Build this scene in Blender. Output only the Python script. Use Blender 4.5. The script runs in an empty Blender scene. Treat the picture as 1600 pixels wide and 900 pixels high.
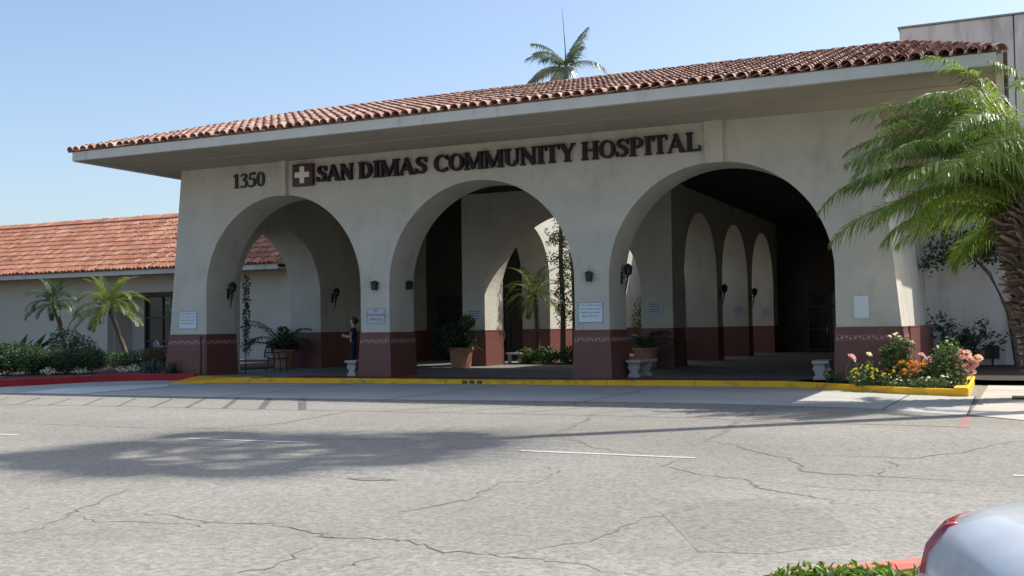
import bpy, bmesh, math, random
from mathutils import Vector, Matrix
R = math.radians
random.seed(7)
C = bpy.context.scene.collection
sc = bpy.context.scene

# ------------------------------------------------------------------ camera, sky, sun, exposure
cam = bpy.data.cameras.new('camera'); camo = bpy.data.objects.new('camera', cam); C.objects.link(camo)
rot = Matrix(((0.90729, 0.0276, 0.41961), (0.42031, -0.0286, -0.90693), (-0.01303, 0.99921, -0.03755)))
camo.matrix_world = Matrix.Translation((24.273, -26.445, 1.391)) @ rot.to_4x4()
cam.sensor_width = 36; cam.lens = 36 * 1673.4 / 1600; cam.shift_y = -0.0014
cam.clip_start = 0.05; cam.clip_end = 2000
sc.camera = camo
SUN = Vector((4.04, 3.90, 6.95)).normalized()
w = bpy.data.worlds.new('World'); sc.world = w; w.use_nodes = True
nt = w.node_tree; nt.nodes.clear()
sky = nt.nodes.new('ShaderNodeTexSky'); sky.sky_type = 'NISHITA'; sky.sun_disc = False
sky.sun_elevation = math.asin(SUN.z); sky.sun_rotation = math.atan2(SUN.x, SUN.y)
sky.altitude = 300; sky.air_density = 1.0; sky.dust_density = 2.7; sky.ozone_density = 1.4
bgn = nt.nodes.new('ShaderNodeBackground'); bgn.inputs[1].default_value = 0.142
out = nt.nodes.new('ShaderNodeOutputWorld')
nt.links.new(sky.outputs[0], bgn.inputs[0]); nt.links.new(bgn.outputs[0], out.inputs[0])
sl = bpy.data.lights.new('sun', 'SUN'); sl.energy = 4.1; sl.angle = R(0.53); sl.color = (1.0, 0.955, 0.88)
so = bpy.data.objects.new('sun', sl); C.objects.link(so); so.location = (40, 20, 60)
so.rotation_euler = (-SUN).to_track_quat('-Z', 'Y').to_euler()
sc.view_settings.view_transform = 'Standard'; sc.view_settings.look = 'None'
sc.view_settings.exposure = 0.55; sc.view_settings.gamma = 1.0
sc.view_settings.use_curve_mapping = False
sc.render.engine = 'CYCLES'
sc.cycles.max_bounces = 8; sc.cycles.diffuse_bounces = 4; sc.cycles.transparent_max_bounces = 8
sc.cycles.use_denoising = True

# ------------------------------------------------------------------ helpers
def tag(o, label=None, cat=None, group=None, kind=None):
    if label: o['label'] = label
    if cat: o['category'] = cat
    if group: o['group'] = group
    if kind: o['kind'] = kind
    return o

def empty(name, loc, label, cat, group=None, rz=0):
    o = bpy.data.objects.new(name, None); C.objects.link(o)
    o.location = loc; o.rotation_euler = (0, 0, rz); o.empty_display_size = 0.2
    return tag(o, label, cat, group)

class MB:
    def __init__(s): s.v = []; s.f = []; s.m = []
    def quad(s, a, b, c, d, m=0):
        n = len(s.v); s.v += [tuple(a), tuple(b), tuple(c), tuple(d)]; s.f.append((n, n+1, n+2, n+3)); s.m.append(m)
    def poly(s, pts, m=0):
        n = len(s.v); s.v += [tuple(p) for p in pts]; s.f.append(tuple(range(n, n+len(pts)))); s.m.append(m)
    def hexa(s, p, m=0):
        n = len(s.v); s.v += [tuple(q) for q in p]
        for f in ((3,2,1,0), (4,5,6,7), (0,1,5,4), (1,2,6,5), (2,3,7,6), (3,0,4,7)):
            s.f.append(tuple(n+i for i in f)); s.m.append(m)
    def box(s, x0, x1, y0, y1, z0, z1, m=0):
        s.hexa([(x0,y0,z0),(x1,y0,z0),(x1,y1,z0),(x0,y1,z0),(x0,y0,z1),(x1,y0,z1),(x1,y1,z1),(x0,y1,z1)], m)
    def taper(s, x0, x1, y0, y1, z0, z1, d, m=0):   # bottom grown by d
        s.hexa([(x0-d,y0-d,z0),(x1+d,y0-d,z0),(x1+d,y1+d,z0),(x0-d,y1+d,z0),(x0,y0,z1),(x1,y0,z1),(x1,y1,z1),(x0,y1,z1)], m)
    def lathe(s, prof, n=16, c=(0,0,0), m=0, cap=True):
        b = len(s.v)
        for r, z in prof:
            for i in range(n):
                a = 2*math.pi*i/n; s.v.append((c[0]+r*math.cos(a), c[1]+r*math.sin(a), c[2]+z))
        for k in range(len(prof)-1):
            for i in range(n):
                j = (i+1) % n; s.f.append((b+k*n+i, b+k*n+j, b+(k+1)*n+j, b+(k+1)*n+i)); s.m.append(m)
        if cap:
            s.f.append(tuple(b+i for i in reversed(range(n)))); s.m.append(m)
            s.f.append(tuple(b+(len(prof)-1)*n+i for i in range(n))); s.m.append(m)
    def tube(s, pts, rad, n=6, m=0):
        pts = [Vector(p) for p in pts]; b = len(s.v)
        if not hasattr(rad, '__len__'): rad = [rad]*len(pts)
        for k, p in enumerate(pts):
            t = (pts[min(k+1, len(pts)-1)] - pts[max(k-1, 0)]).normalized()
            a = t.orthogonal() if abs(t.z) > .95 else Vector((0,0,1)).cross(t)
            a.normalize(); c = t.cross(a)
            for i in range(n):
                g = 2*math.pi*i/n; s.v.append(tuple(p + rad[k]*(a*math.cos(g)+c*math.sin(g))))
        for k in range(len(pts)-1):
            for i in range(n):
                j = (i+1) % n; s.f.append((b+k*n+i, b+k*n+j, b+(k+1)*n+j, b+(k+1)*n+i)); s.m.append(m)
        s.f.append(tuple(b+i for i in reversed(range(n)))); s.m.append(m)
        s.f.append(tuple(b+(len(pts)-1)*n+i for i in range(n))); s.m.append(m)
    def mesh(s, name, mats, smooth=False):
        me = bpy.data.meshes.new(name); me.from_pydata(s.v, [], s.f)
        for m in (mats if isinstance(mats, (list, tuple)) else [mats]): me.materials.append(m)
        if any(s.m): me.polygons.foreach_set('material_index', s.m)
        if smooth: me.polygons.foreach_set('use_smooth', [True]*len(s.f))
        me.update(); return me
    def build(s, name, mats, parent=None, smooth=False, bevel=0, **kw):
        return link(name, s.mesh(name, mats, smooth), parent, bevel, **kw)

def link(name, me, parent=None, bevel=0, loc=None, rotv=None, **kw):
    o = bpy.data.objects.new(name, me); C.objects.link(o)
    if parent: o.parent = parent
    if loc is not None: o.location = loc
    if rotv is not None: o.rotation_euler = rotv
    if bevel:
        b = o.modifiers.new('bevel', 'BEVEL'); b.width = bevel; b.segments = 2; b.limit_method = 'ANGLE'; b.angle_limit = R(40)
    if kw: tag(o, **kw)
    return o

def local(parent):  # offset to turn world coordinates into a parent's local ones
    return Vector(parent.location)

# ------------------------------------------------------------------ materials
def newmat(name):
    m = bpy.data.materials.new(name); m.use_nodes = True
    nt = m.node_tree; b = nt.nodes['Principled BSDF']; return m, nt, b
def N(nt, t, **kw):
    n = nt.nodes.new(t)
    for k, v in kw.items():
        if hasattr(n, k): setattr(n, k, v)
    return n
def ramp(nt, fac, stops):
    r = nt.nodes.new('ShaderNodeValToRGB'); e = r.color_ramp.elements
    while len(e) < len(stops): e.new(.5)
    for i, (p, c) in enumerate(stops): e[i].position = p; e[i].color = (*c, 1)
    nt.links.new(fac, r.inputs[0]); return r.outputs[0]
def noise(nt, scale, detail=4, rough=.55, coord='Object', vec=None, dist=0):
    tc = nt.nodes.new('ShaderNodeTexCoord'); n = nt.nodes.new('ShaderNodeTexNoise')
    n.inputs['Scale'].default_value = scale; n.inputs['Detail'].default_value = detail
    n.inputs['Roughness'].default_value = rough; n.inputs['Distortion'].default_value = dist
    if vec:
        mp = nt.nodes.new('ShaderNodeMapping'); mp.inputs['Scale'].default_value = vec
        nt.links.new(tc.outputs[coord], mp.inputs[0]); nt.links.new(mp.outputs[0], n.inputs['Vector'])
    else: nt.links.new(tc.outputs[coord], n.inputs['Vector'])
    return n.outputs['Fac']
def mix(nt, f, a, b, mode='MIX'):
    n = nt.nodes.new('ShaderNodeMix'); n.data_type = 'RGBA'; n.blend_type = mode
    if isinstance(f, (int, float)): n.inputs[0].default_value = f
    else: nt.links.new(f, n.inputs[0])
    for s, i in ((a, 6), (b, 7)):
        if isinstance(s, tuple): n.inputs[i].default_value = (*s, 1)
        else: nt.links.new(s, n.inputs[i])
    return n.outputs[2]
def bump(nt, b, h, st, dist=.02):
    n = nt.nodes.new('ShaderNodeBump'); n.inputs['Strength'].default_value = st; n.inputs['Distance'].default_value = dist
    nt.links.new(h, n.inputs['Height']); nt.links.new(n.outputs[0], b.inputs['Normal'])
def rnd(nt):
    g = nt.nodes.new('ShaderNodeNewGeometry'); o = nt.nodes.new('ShaderNodeObjectInfo')
    a = nt.nodes.new('ShaderNodeMath'); a.operation = 'ADD'; f = nt.nodes.new('ShaderNodeMath'); f.operation = 'FRACT'
    nt.links.new(g.outputs['Random Per Island'], a.inputs[0]); nt.links.new(o.outputs['Random'], a.inputs[1])
    nt.links.new(a.outputs[0], f.inputs[0]); return f.outputs[0]
def surf(name, c1, c2, scale, rough=.85, bsc=None, bst=.3, detail=5, vec=None, stain=None, bdist=.02, spec=.3):
    m, nt, b = newmat(name)
    col = ramp(nt, noise(nt, scale, detail, vec=vec), [(.3, c1), (.7, c2)])
    if stain:
        sc_, sv, scol, lo, hi = stain
        f = ramp(nt, noise(nt, sc_, 6, .65, vec=sv), [(lo, (0,0,0)), (hi, (1,1,1))])
        col = mix(nt, f, col, scol)
    nt.links.new(col, b.inputs['Base Color']); b.inputs['Roughness'].default_value = rough
    b.inputs['Specular IOR Level'].default_value = spec
    if bsc: bump(nt, b, noise(nt, bsc, 5, .6), bst, bdist)
    return m
def plain(name, c, rough=.5, metal=0, spec=.5, coat=0):
    m, nt, b = newmat(name); b.inputs['Base Color'].default_value = (*c, 1); b.inputs['Roughness'].default_value = rough
    b.inputs['Metallic'].default_value = metal; b.inputs['Specular IOR Level'].default_value = spec
    b.inputs['Coat Weight'].default_value = coat
    return m
def leafmat(name, stops, trans=.35, rough=.45, spec=.5):
    m, nt, b = newmat(name)
    col = ramp(nt, rnd(nt), [(i/(len(stops)-1), c) for i, c in enumerate(stops)])
    nt.links.new(col, b.inputs['Base Color']); b.inputs['Roughness'].default_value = rough
    b.inputs['Specular IOR Level'].default_value = spec
    t = nt.nodes.new('ShaderNodeBsdfTranslucent'); mx = nt.nodes.new('ShaderNodeMixShader'); mx.inputs[0].default_value = trans
    bright = mix(nt, 1.0, col, (1.5, 1.6, .6), 'MULTIPLY')
    nt.links.new(bright, t.inputs[0])
    nt.links.new(b.outputs[0], mx.inputs[1]); nt.links.new(t.outputs[0], mx.inputs[2])
    nt.links.new(mx.outputs[0], nt.nodes['Material Output'].inputs[0]); return m
def tilemat(name, stops, rough=.8):
    m, nt, b = newmat(name)
    col = ramp(nt, rnd(nt), [(i/(len(stops)-1), c) for i, c in enumerate(stops)])
    f = ramp(nt, noise(nt, 9, 5, .7, coord='Object'), [(.42, (0,0,0)), (.72, (1,1,1))])
    g = nt.nodes.new('ShaderNodeMath'); g.operation = 'MULTIPLY'; g.inputs[1].default_value = .34; nt.links.new(f, g.inputs[0])
    col = mix(nt, g.outputs[0], col, (.15, .10, .08))
    nt.links.new(col, b.inputs['Base Color']); b.inputs['Roughness'].default_value = rough; b.inputs['Specular IOR Level'].default_value = .25
    bump(nt, b, noise(nt, 40, 3), .25, .01); return m

M = {}
M['stucco'] = surf('stucco', (.53,.505,.43), (.63,.60,.52), .9, .92, 24, .8, stain=(1.9, (1,1,.45), (.41,.38,.31), .54, .84), bdist=.04, detail=8)
M['stucco_plain'] = surf('stucco_plain', (.50,.46,.38), (.56,.52,.44), .6, .92, 30, .4)
M['block'] = surf('weathered_stucco', (.62,.59,.54), (.72,.69,.64), .5, .92, 20, .4, stain=(.9, (1.6,1.6,.35), (.33,.29,.25), .48, .74))
M['coping'] = surf('coping_metal', (.30,.29,.28), (.38,.37,.35), 2, .6)
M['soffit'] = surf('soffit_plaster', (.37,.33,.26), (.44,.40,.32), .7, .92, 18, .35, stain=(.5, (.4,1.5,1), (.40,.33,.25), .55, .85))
M['fascia'] = surf('fascia_paint', (.56,.55,.49), (.64,.63,.57), 1.2, .75, 14, .25, stain=(3, (1,1,.25), (.34,.33,.30), .58, .8))
M['ceil'] = surf('shade_toned_ceiling', (.035,.03,.026), (.05,.043,.037), .7, .95)  # near-black, so the deep shade under the ceilings sits in the colour
M['darkwall'] = surf('shade_toned_end_wall', (.05,.042,.036), (.075,.065,.055), 1.5, .8)  # end walls coloured dark to stand for the gloom inside the walkways
M['tile_pink'] = tilemat('clay_tile_weathered', [(.35,.195,.145), (.45,.285,.225), (.27,.135,.10), (.52,.37,.305), (.38,.22,.165), (.22,.115,.09)])
M['tile_red'] = tilemat('clay_tile_red', [(.32,.125,.072), (.41,.185,.115), (.23,.085,.05), (.47,.26,.175), (.36,.145,.085), (.27,.11,.075)])
M['deck'] = surf('clay_pan', (.26,.155,.115), (.36,.23,.175), 3, .9)
M['black'] = plain('black_iron', (.012,.012,.014), .45)
M['glass'] = plain('dark_glass', (.012,.015,.018), .08, 0, .6)
M['frame'] = plain('bronze_frame', (.03,.027,.025), .4)
M['letter'] = surf('letter_enamel', (.022,.012,.018), (.032,.017,.024), 2, .55)
M['maroonbox'] = plain('maroon_plaque', (.075,.022,.028), .45)
M['white'] = plain('white_paint', (.72,.72,.72), .5)
M['digit'] = plain('dark_bronze', (.03,.02,.014), .5)
M['signwhite'] = plain('sign_white', (.66,.72,.76), .45)
M['signblue'] = plain('sign_blue_edge', (.20,.33,.42), .5)
M['signink'] = plain('sign_ink', (.05,.08,.14), .6)
M['signgrey'] = plain('sign_plate', (.46,.49,.52), .5)
M['terracotta'] = surf('terracotta', (.36,.16,.10), (.46,.23,.15), 3, .85, 30, .2)
M['cast'] = surf('cast_stone', (.40,.395,.36), (.52,.51,.47), 6, .9, 50, .4)
M['soil'] = surf('soil', (.035,.025,.018), (.075,.055,.04), 8, .95, 30, .9)
M['bark'] = surf('palm_bark', (.09,.065,.05), (.18,.14,.11), 12, .95, 25, .9)
M['boot'] = leafmat('leaf_boots', [(.12,.085,.065), (.19,.14,.11), (.08,.055,.045), (.24,.17,.12), (.15,.11,.095)], .05, .9, .1)
M['freshcut'] = leafmat('cut_stem', [(.42,.22,.09), (.30,.16,.08), (.46,.30,.16)], .05, .8, .2)
M['stem'] = plain('twig', (.07,.05,.03), .9)
M['rachis'] = plain('frond_rib', (.20,.24,.07), .5)
M['f_palm'] = leafmat('date_palm_leaf', [(.085,.15,.03), (.13,.21,.04), (.185,.26,.05), (.10,.17,.037), (.24,.29,.06)], .46, .38, .5)
M['f_palmold'] = leafmat('dry_palm_leaf', [(.22,.20,.06), (.30,.26,.09), (.16,.17,.05)], .35, .5, .4)
M['f_king'] = leafmat('king_palm_leaf', [(.06,.09,.075), (.085,.12,.10), (.13,.165,.145)], .3, .35, .6)
M['f_fan'] = leafmat('fan_palm_leaf', [(.05,.09,.03), (.08,.12,.04)], .2, .5)
M['f_hedge'] = leafmat('hedge_leaf', [(.022,.055,.022), (.035,.08,.03), (.05,.105,.035), (.028,.065,.026)], .25)
M['f_dark'] = leafmat('shrub_leaf', [(.02,.045,.025), (.035,.07,.032), (.05,.095,.045)], .25)
M['f_red'] = leafmat('reddish_leaf', [(.10,.045,.03), (.14,.07,.04), (.06,.06,.03), (.16,.10,.05)], .25)
M['f_strap'] = leafmat('strap_leaf', [(.02,.06,.045), (.03,.08,.055), (.045,.10,.06)], .2)
M['f_mix'] = leafmat('courtyard_leaf', [(.04,.08,.025), (.08,.13,.035), (.13,.15,.04), (.05,.09,.03)], .35)
M['f_rose'] = leafmat('rose_leaf', [(.05,.085,.035), (.09,.14,.06), (.14,.19,.09), (.065,.11,.045)], .3)
M['f_grass'] = leafmat('ground_cover_leaf', [(.06,.13,.02), (.10,.19,.03), (.16,.25,.05), (.07,.15,.025), (.22,.27,.07)], .35)
M['p_pink'] = leafmat('pink_petal', [(.72,.36,.47), (.78,.47,.56), (.80,.58,.64)], .3, .6, .2)
M['p_white'] = leafmat('white_petal', [(.75,.70,.70), (.80,.76,.72)], .3, .6, .2)
M['p_yellow'] = leafmat('yellow_petal', [(.70,.55,.06), (.78,.66,.12), (.72,.66,.25)], .25, .6, .2)
M['p_orange'] = leafmat('orange_petal', [(.75,.26,.02), (.80,.36,.03), (.72,.20,.02)], .25, .6, .2)
M['scrubs'] = surf('navy_cloth', (.012,.014,.03), (.022,.025,.045), 8, .9)
M['skin'] = plain('skin', (.42,.26,.19), .55)
M['hair'] = plain('hair', (.012,.009,.008), .5)
M['white_plastic'] = plain('white_plastic', (.55,.56,.57), .4)

# maroon wainscot: small glazed tiles
m, nt, b = newmat('maroon_tile'); tc = N(nt, 'ShaderNodeTexCoord'); br = N(nt, 'ShaderNodeTexBrick'); br.offset = 0
br.inputs['Scale'].default_value = 1; br.inputs['Brick Width'].default_value = .15; br.inputs['Row Height'].default_value = .15
br.inputs['Mortar Size'].default_value = .004; br.inputs['Color1'].default_value = (.17,.045,.036,1); br.inputs['Color2'].default_value = (.13,.034,.028,1)
br.inputs['Mortar'].default_value = (.085,.04,.037,1)
sx = N(nt, 'ShaderNodeSeparateXYZ'); cb = N(nt, 'ShaderNodeCombineXYZ'); ad = N(nt, 'ShaderNodeMath'); ad.operation = 'ADD'
nt.links.new(tc.outputs['Object'], sx.inputs[0]); nt.links.new(sx.outputs[0], ad.inputs[0]); nt.links.new(sx.outputs[1], ad.inputs[1])
nt.links.new(ad.outputs[0], cb.inputs[0]); nt.links.new(sx.outputs[2], cb.inputs[1]); nt.links.new(cb.outputs[0], br.inputs['Vector'])
nt.links.new(mix(nt, noise(nt, 2.5, 5, .6), br.outputs[0], (.17,.075,.06)), b.inputs['Base Color'])
b.inputs['Roughness'].default_value = .5; M['maroon'] = m
M['band'] = surf('band_tile_glaze', (.17,.06,.05), (.22,.085,.07), 14, .5)
M['motif'] = surf('band_motif_glaze', (.36,.25,.215), (.46,.34,.30), 20, .5)

# asphalt: pale worn aggregate
def asphalt(name, dark=1):
    m, nt, b = newmat(name)
    base = ramp(nt, noise(nt, .22, 5, .6), [(.3, (.26,.247,.215)), (.7, (.325,.312,.278))])
    sp = ramp(nt, noise(nt, 19, 3, .7), [(.34, (.66,.66,.66)), (.52, (1,1,1)), (.70, (1.26,1.25,1.21))])
    sp2 = ramp(nt, noise(nt, 9, 4, .7), [(.32, (.80,.80,.81)), (.68, (1.13,1.13,1.12))])
    col = mix(nt, .85, base, sp, 'MULTIPLY'); col = mix(nt, .8, col, sp2, 'MULTIPLY')
    oil = ramp(nt, noise(nt, .7, 4, .6, vec=(.35, 1.2, 1)), [(.60, (0,0,0)), (.82, (1,1,1))])
    g = N(nt, 'ShaderNodeMath'); g.operation = 'MULTIPLY'; g.inputs[1].default_value = .5; nt.links.new(oil, g.inputs[0])
    col = mix(nt, g.outputs[0], col, (.19,.17,.15))
    big = ramp(nt, noise(nt, .09, 3, .5, vec=(.5,1.4,1)), [(.35, (.80,.80,.81)), (.65, (1.08,1.075,1.055))]); col = mix(nt, .9, col, big, 'MULTIPLY')
    tyre = ramp(nt, noise(nt, .8, 3, .5, vec=(.06,1.0,1)), [(.50, (0,0,0)), (.78, (1,1,1))]); g2 = N(nt, 'ShaderNodeMath'); g2.operation = 'MULTIPLY'; g2.inputs[1].default_value = .22; nt.links.new(tyre, g2.inputs[0])
    col = mix(nt, g2.outputs[0], col, (.20,.185,.165))
    if dark < 1: col = mix(nt, 1.0, col, (dark, dark, dark*.985), 'MULTIPLY')
    nt.links.new(col, b.inputs['Base Color']); b.inputs['Roughness'].default_value = .93; b.inputs['Specular IOR Level'].default_value = .2
    bump(nt, b, noise(nt, 45, 4, .7), .7, .012); return m
M['asphalt'] = asphalt('worn_asphalt'); M['asphalt_dark'] = asphalt('repaired_asphalt', .90)
M['concrete'] = surf('drive_concrete', (.40,.385,.35), (.50,.485,.445), .5, .9, 60, .3, stain=(1.1, (.5,2,1), (.30,.28,.26), .55, .85))
M['concrete_new'] = surf('ramp_concrete', (.60,.60,.58), (.68,.68,.66), .8, .85, 60, .2)
M['walk'] = surf('walk_concrete', (.46,.42,.35), (.55,.51,.44), .7, .9, 50, .3, stain=(1.2, (1,1,1), (.36,.32,.26), .55, .8))
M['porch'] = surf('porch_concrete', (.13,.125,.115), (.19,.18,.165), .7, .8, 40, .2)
M['yellow'] = surf('yellow_kerb_paint', (.90,.45,.02), (.97,.55,.03), 2.5, .75, 30, .4, stain=(2.4, (1,1,2.2), (.27,.20,.11), .50, .74))
M['red'] = surf('red_kerb_paint', (.36,.022,.03), (.44,.035,.04), 1.5, .7, 30, .3, stain=(2.5, (1,1,2), (.20,.05,.045), .60, .82))
M['redfloor'] = surf('red_floor_paint', (.16,.02,.02), (.22,.035,.03), 2, .8)
M['redfaded'] = surf('faded_red_paint', (.30,.17,.15), (.36,.22,.20), 5, .9)
M['salmon'] = surf('salmon_kerb_paint', (.62,.14,.10), (.68,.20,.15), 5, .8)
M['line'] = surf('white_line_paint', (.42,.41,.385), (.58,.575,.55), 5, .85)
M['crack'] = surf('crack_filler', (.13,.12,.105), (.24,.225,.205), 7, .95)
M['tar'] = surf('painted_out_stripe', (.10,.095,.09), (.16,.15,.145), 4, .9)
M['hatch'] = surf('worn_hatch', (.21,.195,.18), (.26,.24,.225), 4, .95)
M['joint'] = plain('joint', (.10,.095,.085), .95)

# ------------------------------------------------------------------ the setting
def sheet(name, pts, z, mat, parent=None, kind='structure', thick=None):
    b = MB(); b.poly([(x, y, z) for x, y in pts])
    return b.build(name, mat, parent, **({'kind': kind} if parent is None else {}))
road = MB(); road.quad((-400,-400,-.15), (400,-400,-.15), (400,600,-.15), (-400,600,-.15)); road = road.build('road', M['asphalt'], kind='structure')
KERB = [(2.05,-2.15), (3.4,-1.35), (5.0,-.98), (7.5,-.72), (12.2,-.42), (16,-.26), (19.3,-.2), (20.3,-.85), (22.0,-2.15), (23.3,-2.72)]
apron_pts = [(-14,-7.0), (0.5,-6.85), (6,-6.8), (10,-6.62), (12.6,-6.4), (15,-6.1), (18.8,-5.9), (20.2,-6.05), (21.9,-6.35), (23.62,-7.42), (23.62,-2.7), (22.6,-1.6), (19.4,.1), (1.5,.1), (-14,.1)]
apron = sheet('apron', apron_pts, -.146, M['concrete'])
b = MB()
for x in (3.2, 7.6, 12.0, 16.4):
    b.quad((x,-6.75,-.1425), (x+.035,-6.75,-.1425), (x+.035,-.9,-.1425), (x,-.9,-.1425))
b.quad((22.2,-6.6,-.1425), (22.235,-6.6,-.1425), (22.36,-2.5,-.1425), (22.325,-2.5,-.1425))
b.build('control_joint', M['joint'], apron)
sheet('ramp_patch', [(1.06,-6.64), (0.49,-4.6), (2.0,-2.25), (2.95,-3.31), (3.1,-6.6)], -.142, M['concrete_new'], apron)
pv = sheet('pavement', [(23.66,-7.42), (24.45,-8.2), (27,-11), (40,-11), (40,1.42), (23.82,1.42), (23.82,2.4)], -.14, M['walk'])
b = MB(); b.box(23.61,23.64,-7.42,-2.7,-.15,-.139); b.quad((23.66,-4.4,-.136),(40,-4.4,-.136),(40,-4.37,-.136),(23.66,-4.37,-.136)); b.quad((23.6,-.6,-.136),(40,-.6,-.136),(40,-.57,-.136),(23.6,-.57,-.136))
b.build('paving_joint', M['joint'], pv)
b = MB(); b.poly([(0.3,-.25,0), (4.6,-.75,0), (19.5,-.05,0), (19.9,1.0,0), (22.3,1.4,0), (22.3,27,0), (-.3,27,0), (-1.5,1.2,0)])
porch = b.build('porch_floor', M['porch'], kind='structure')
b = MB()
for i in range(len(KERB)-4):
    (x0,y0), (x1,y1) = KERB[i], KERB[i+1]
    if x0 < 4: continue
    b.quad((x0,y0+.16,.004), (x1,y1+.16,.004), (x1,.42,.004), (x0,.42,.004))
b.build('red_edge_strip', M['redfloor'], porch)
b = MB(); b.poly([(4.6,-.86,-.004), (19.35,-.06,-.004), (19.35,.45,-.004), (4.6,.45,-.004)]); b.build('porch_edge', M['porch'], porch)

def kerb(name, pts, zb, zt, wid, mat, seg=2.4, gap=.012, parent=None):
    """a row of kerb stones along a line, each stone its own mesh"""
    root = MB(); first = None; objs = []
    P = [Vector((x, y, 0)) for x, y in pts]
    L = [0]
    for i in range(len(P)-1): L.append(L[-1] + (P[i+1]-P[i]).length)
    def at(s):
        for i in range(len(P)-1):
            if s <= L[i+1] + 1e-6:
                t = (s-L[i])/(L[i+1]-L[i]); d = (P[i+1]-P[i]).normalized(); return P[i].lerp(P[i+1], t), d, i
        return P[-1], (P[-1]-P[-2]).normalized(), len(P)-2
    n = max(1, round(L[-1]/seg)); e = bpy.data.objects.new(name, None); C.objects.link(e); tag(e, kind='structure')
    e.location = (pts[0][0], pts[0][1], zb); off = Vector(e.location)
    for k in range(n):
        s0, s1 = L[-1]*k/n + gap/2, L[-1]*(k+1)/n - gap/2
        cuts = [s0] + [l for l in L if s0 + .02 < l < s1 - .02] + [s1]
        rows = []
        for s in cuts:
            p, d, i = at(s); d2 = at(min(s+.03, L[-1]))[1]; d1 = at(max(s-.03, 0))[1]; d = (d1+d2).normalized()
            nrm = Vector((-d.y, d.x, 0)); q = p - off
            z0, z1 = (zb if not callable(zb) else zb(s)) , zt if not callable(zt) else zt(s)
            r = .025
            rows.append([q + Vector((0,0,z0)), q + Vector((0,0,z1-r)) + nrm*.006, q + nrm*(r+.006) + Vector((0,0,z1)), q + nrm*(wid-r) + Vector((0,0,z1)), q + nrm*wid + Vector((0,0,z1-r)), q + nrm*wid + Vector((0,0,z0))])
        m = MB(); nb = 6
        for r_ in rows: m.v += [tuple(v) for v in r_]
        for i in range(len(rows)-1):
            for j in range(nb):
                m.f.append((i*nb+j, (i+1)*nb+j, (i+1)*nb+(j+1) % nb, i*nb+(j+1) % nb)); m.m.append(0)
        m.f.append(tuple(reversed(range(nb)))); m.m.append(0); m.f.append(tuple((len(rows)-1)*nb+j for j in range(nb))); m.m.append(0)
        m.build('kerb_stone', mat, e)
    return e
kerb('yellow_kerb', KERB[1:-1] + [(23.3,-2.72)], -.15, -.004, .17, M['yellow'])
kerb('yellow_return_kerb', [(23.5,-2.74), (23.5,2.4)], -.15, .03, .30, M['yellow'])
b = MB(); b.hexa([(1.95,-2.3,-.145),(3.42,-1.37,-.145),(3.9,-.3,-.145),(1.42,-.3,-.145),(1.95,-2.3,-.13),(3.42,-1.37,.0),(3.9,-.3,.008),(1.42,-.3,.006)])
b.build('yellow_flare', M['yellow'], kind='structure')
kerb('red_kerb', [(-9,-30), (-4.2,-14), (-2.05,-4.75), (-1.4,-1.9), (-.75,-.95), (.3,-.5), (1.35,-.42)], -.15, .07, .17, M['red'])
# planting beds
sheet('planting_soil', [(-60,-40), (-9.2,-30), (-4.4,-14), (-2.2,-4.7), (-1.55,-1.8), (-.85,-.8), (-.2,-.3), (-.25,13.6), (-60,13.6)], .03, M['soil'])
sheet('flower_bed_soil', [(19.55,-.1), (20.4,-.7), (22.1,-2.0), (23.3,-2.55), (23.3,2.4), (22.2,2.4), (22.2,-.02), (20.4,-.02)], -.03, M['soil'])
sheet('palm_bed_soil', [(23.9,1.4), (40,1.4), (40,10.1), (22.1,10.1), (22.1,2.4)], -.02, M['soil'])
sheet('courtyard_soil', [(7.3,9.5), (12.95,9.5), (12.95,26.9), (7.3,26.9)], .03, M['soil'])

b = MB()
for k, x in enumerate((10.75,10.97,11.19)): b.box(x,x+.13,-.515+(x-10.97)*.064,-.42,-.135,-.05)
b.build('kerb_drain_outlet', M['joint'], kind='structure')
# ground marks (real width, laid 4 mm proud of what they lie on)
def ribbon(pts, wid, z, jit=.35, seed=1, taper=True, sub=5, wob=.02):
    rr = random.Random(seed); P = []
    for i in range(len(pts)-1):
        for k in range(sub):
            t = k/sub; P.append(Vector((pts[i][0]*(1-t)+pts[i+1][0]*t + rr.uniform(-wob,wob), pts[i][1]*(1-t)+pts[i+1][1]*t + rr.uniform(-wob,wob), z)))
    P.append(Vector((*pts[-1], z))); m = MB(); prev = None
    for i, p in enumerate(P):
        d = (P[min(i+1,len(P)-1)]-P[max(i-1,0)]).normalized(); n = Vector((-d.y, d.x, 0))
        ww = wid*(1+rr.uniform(-jit, jit)) * (min(1, .25+2.5*min(i, len(P)-1-i)/len(P)) if taper else 1)
        a, c = p+n*ww/2, p-n*ww/2
        if prev: m.quad(prev[0], prev[1], c, a)
        prev = (a, c)
    return m
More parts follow.
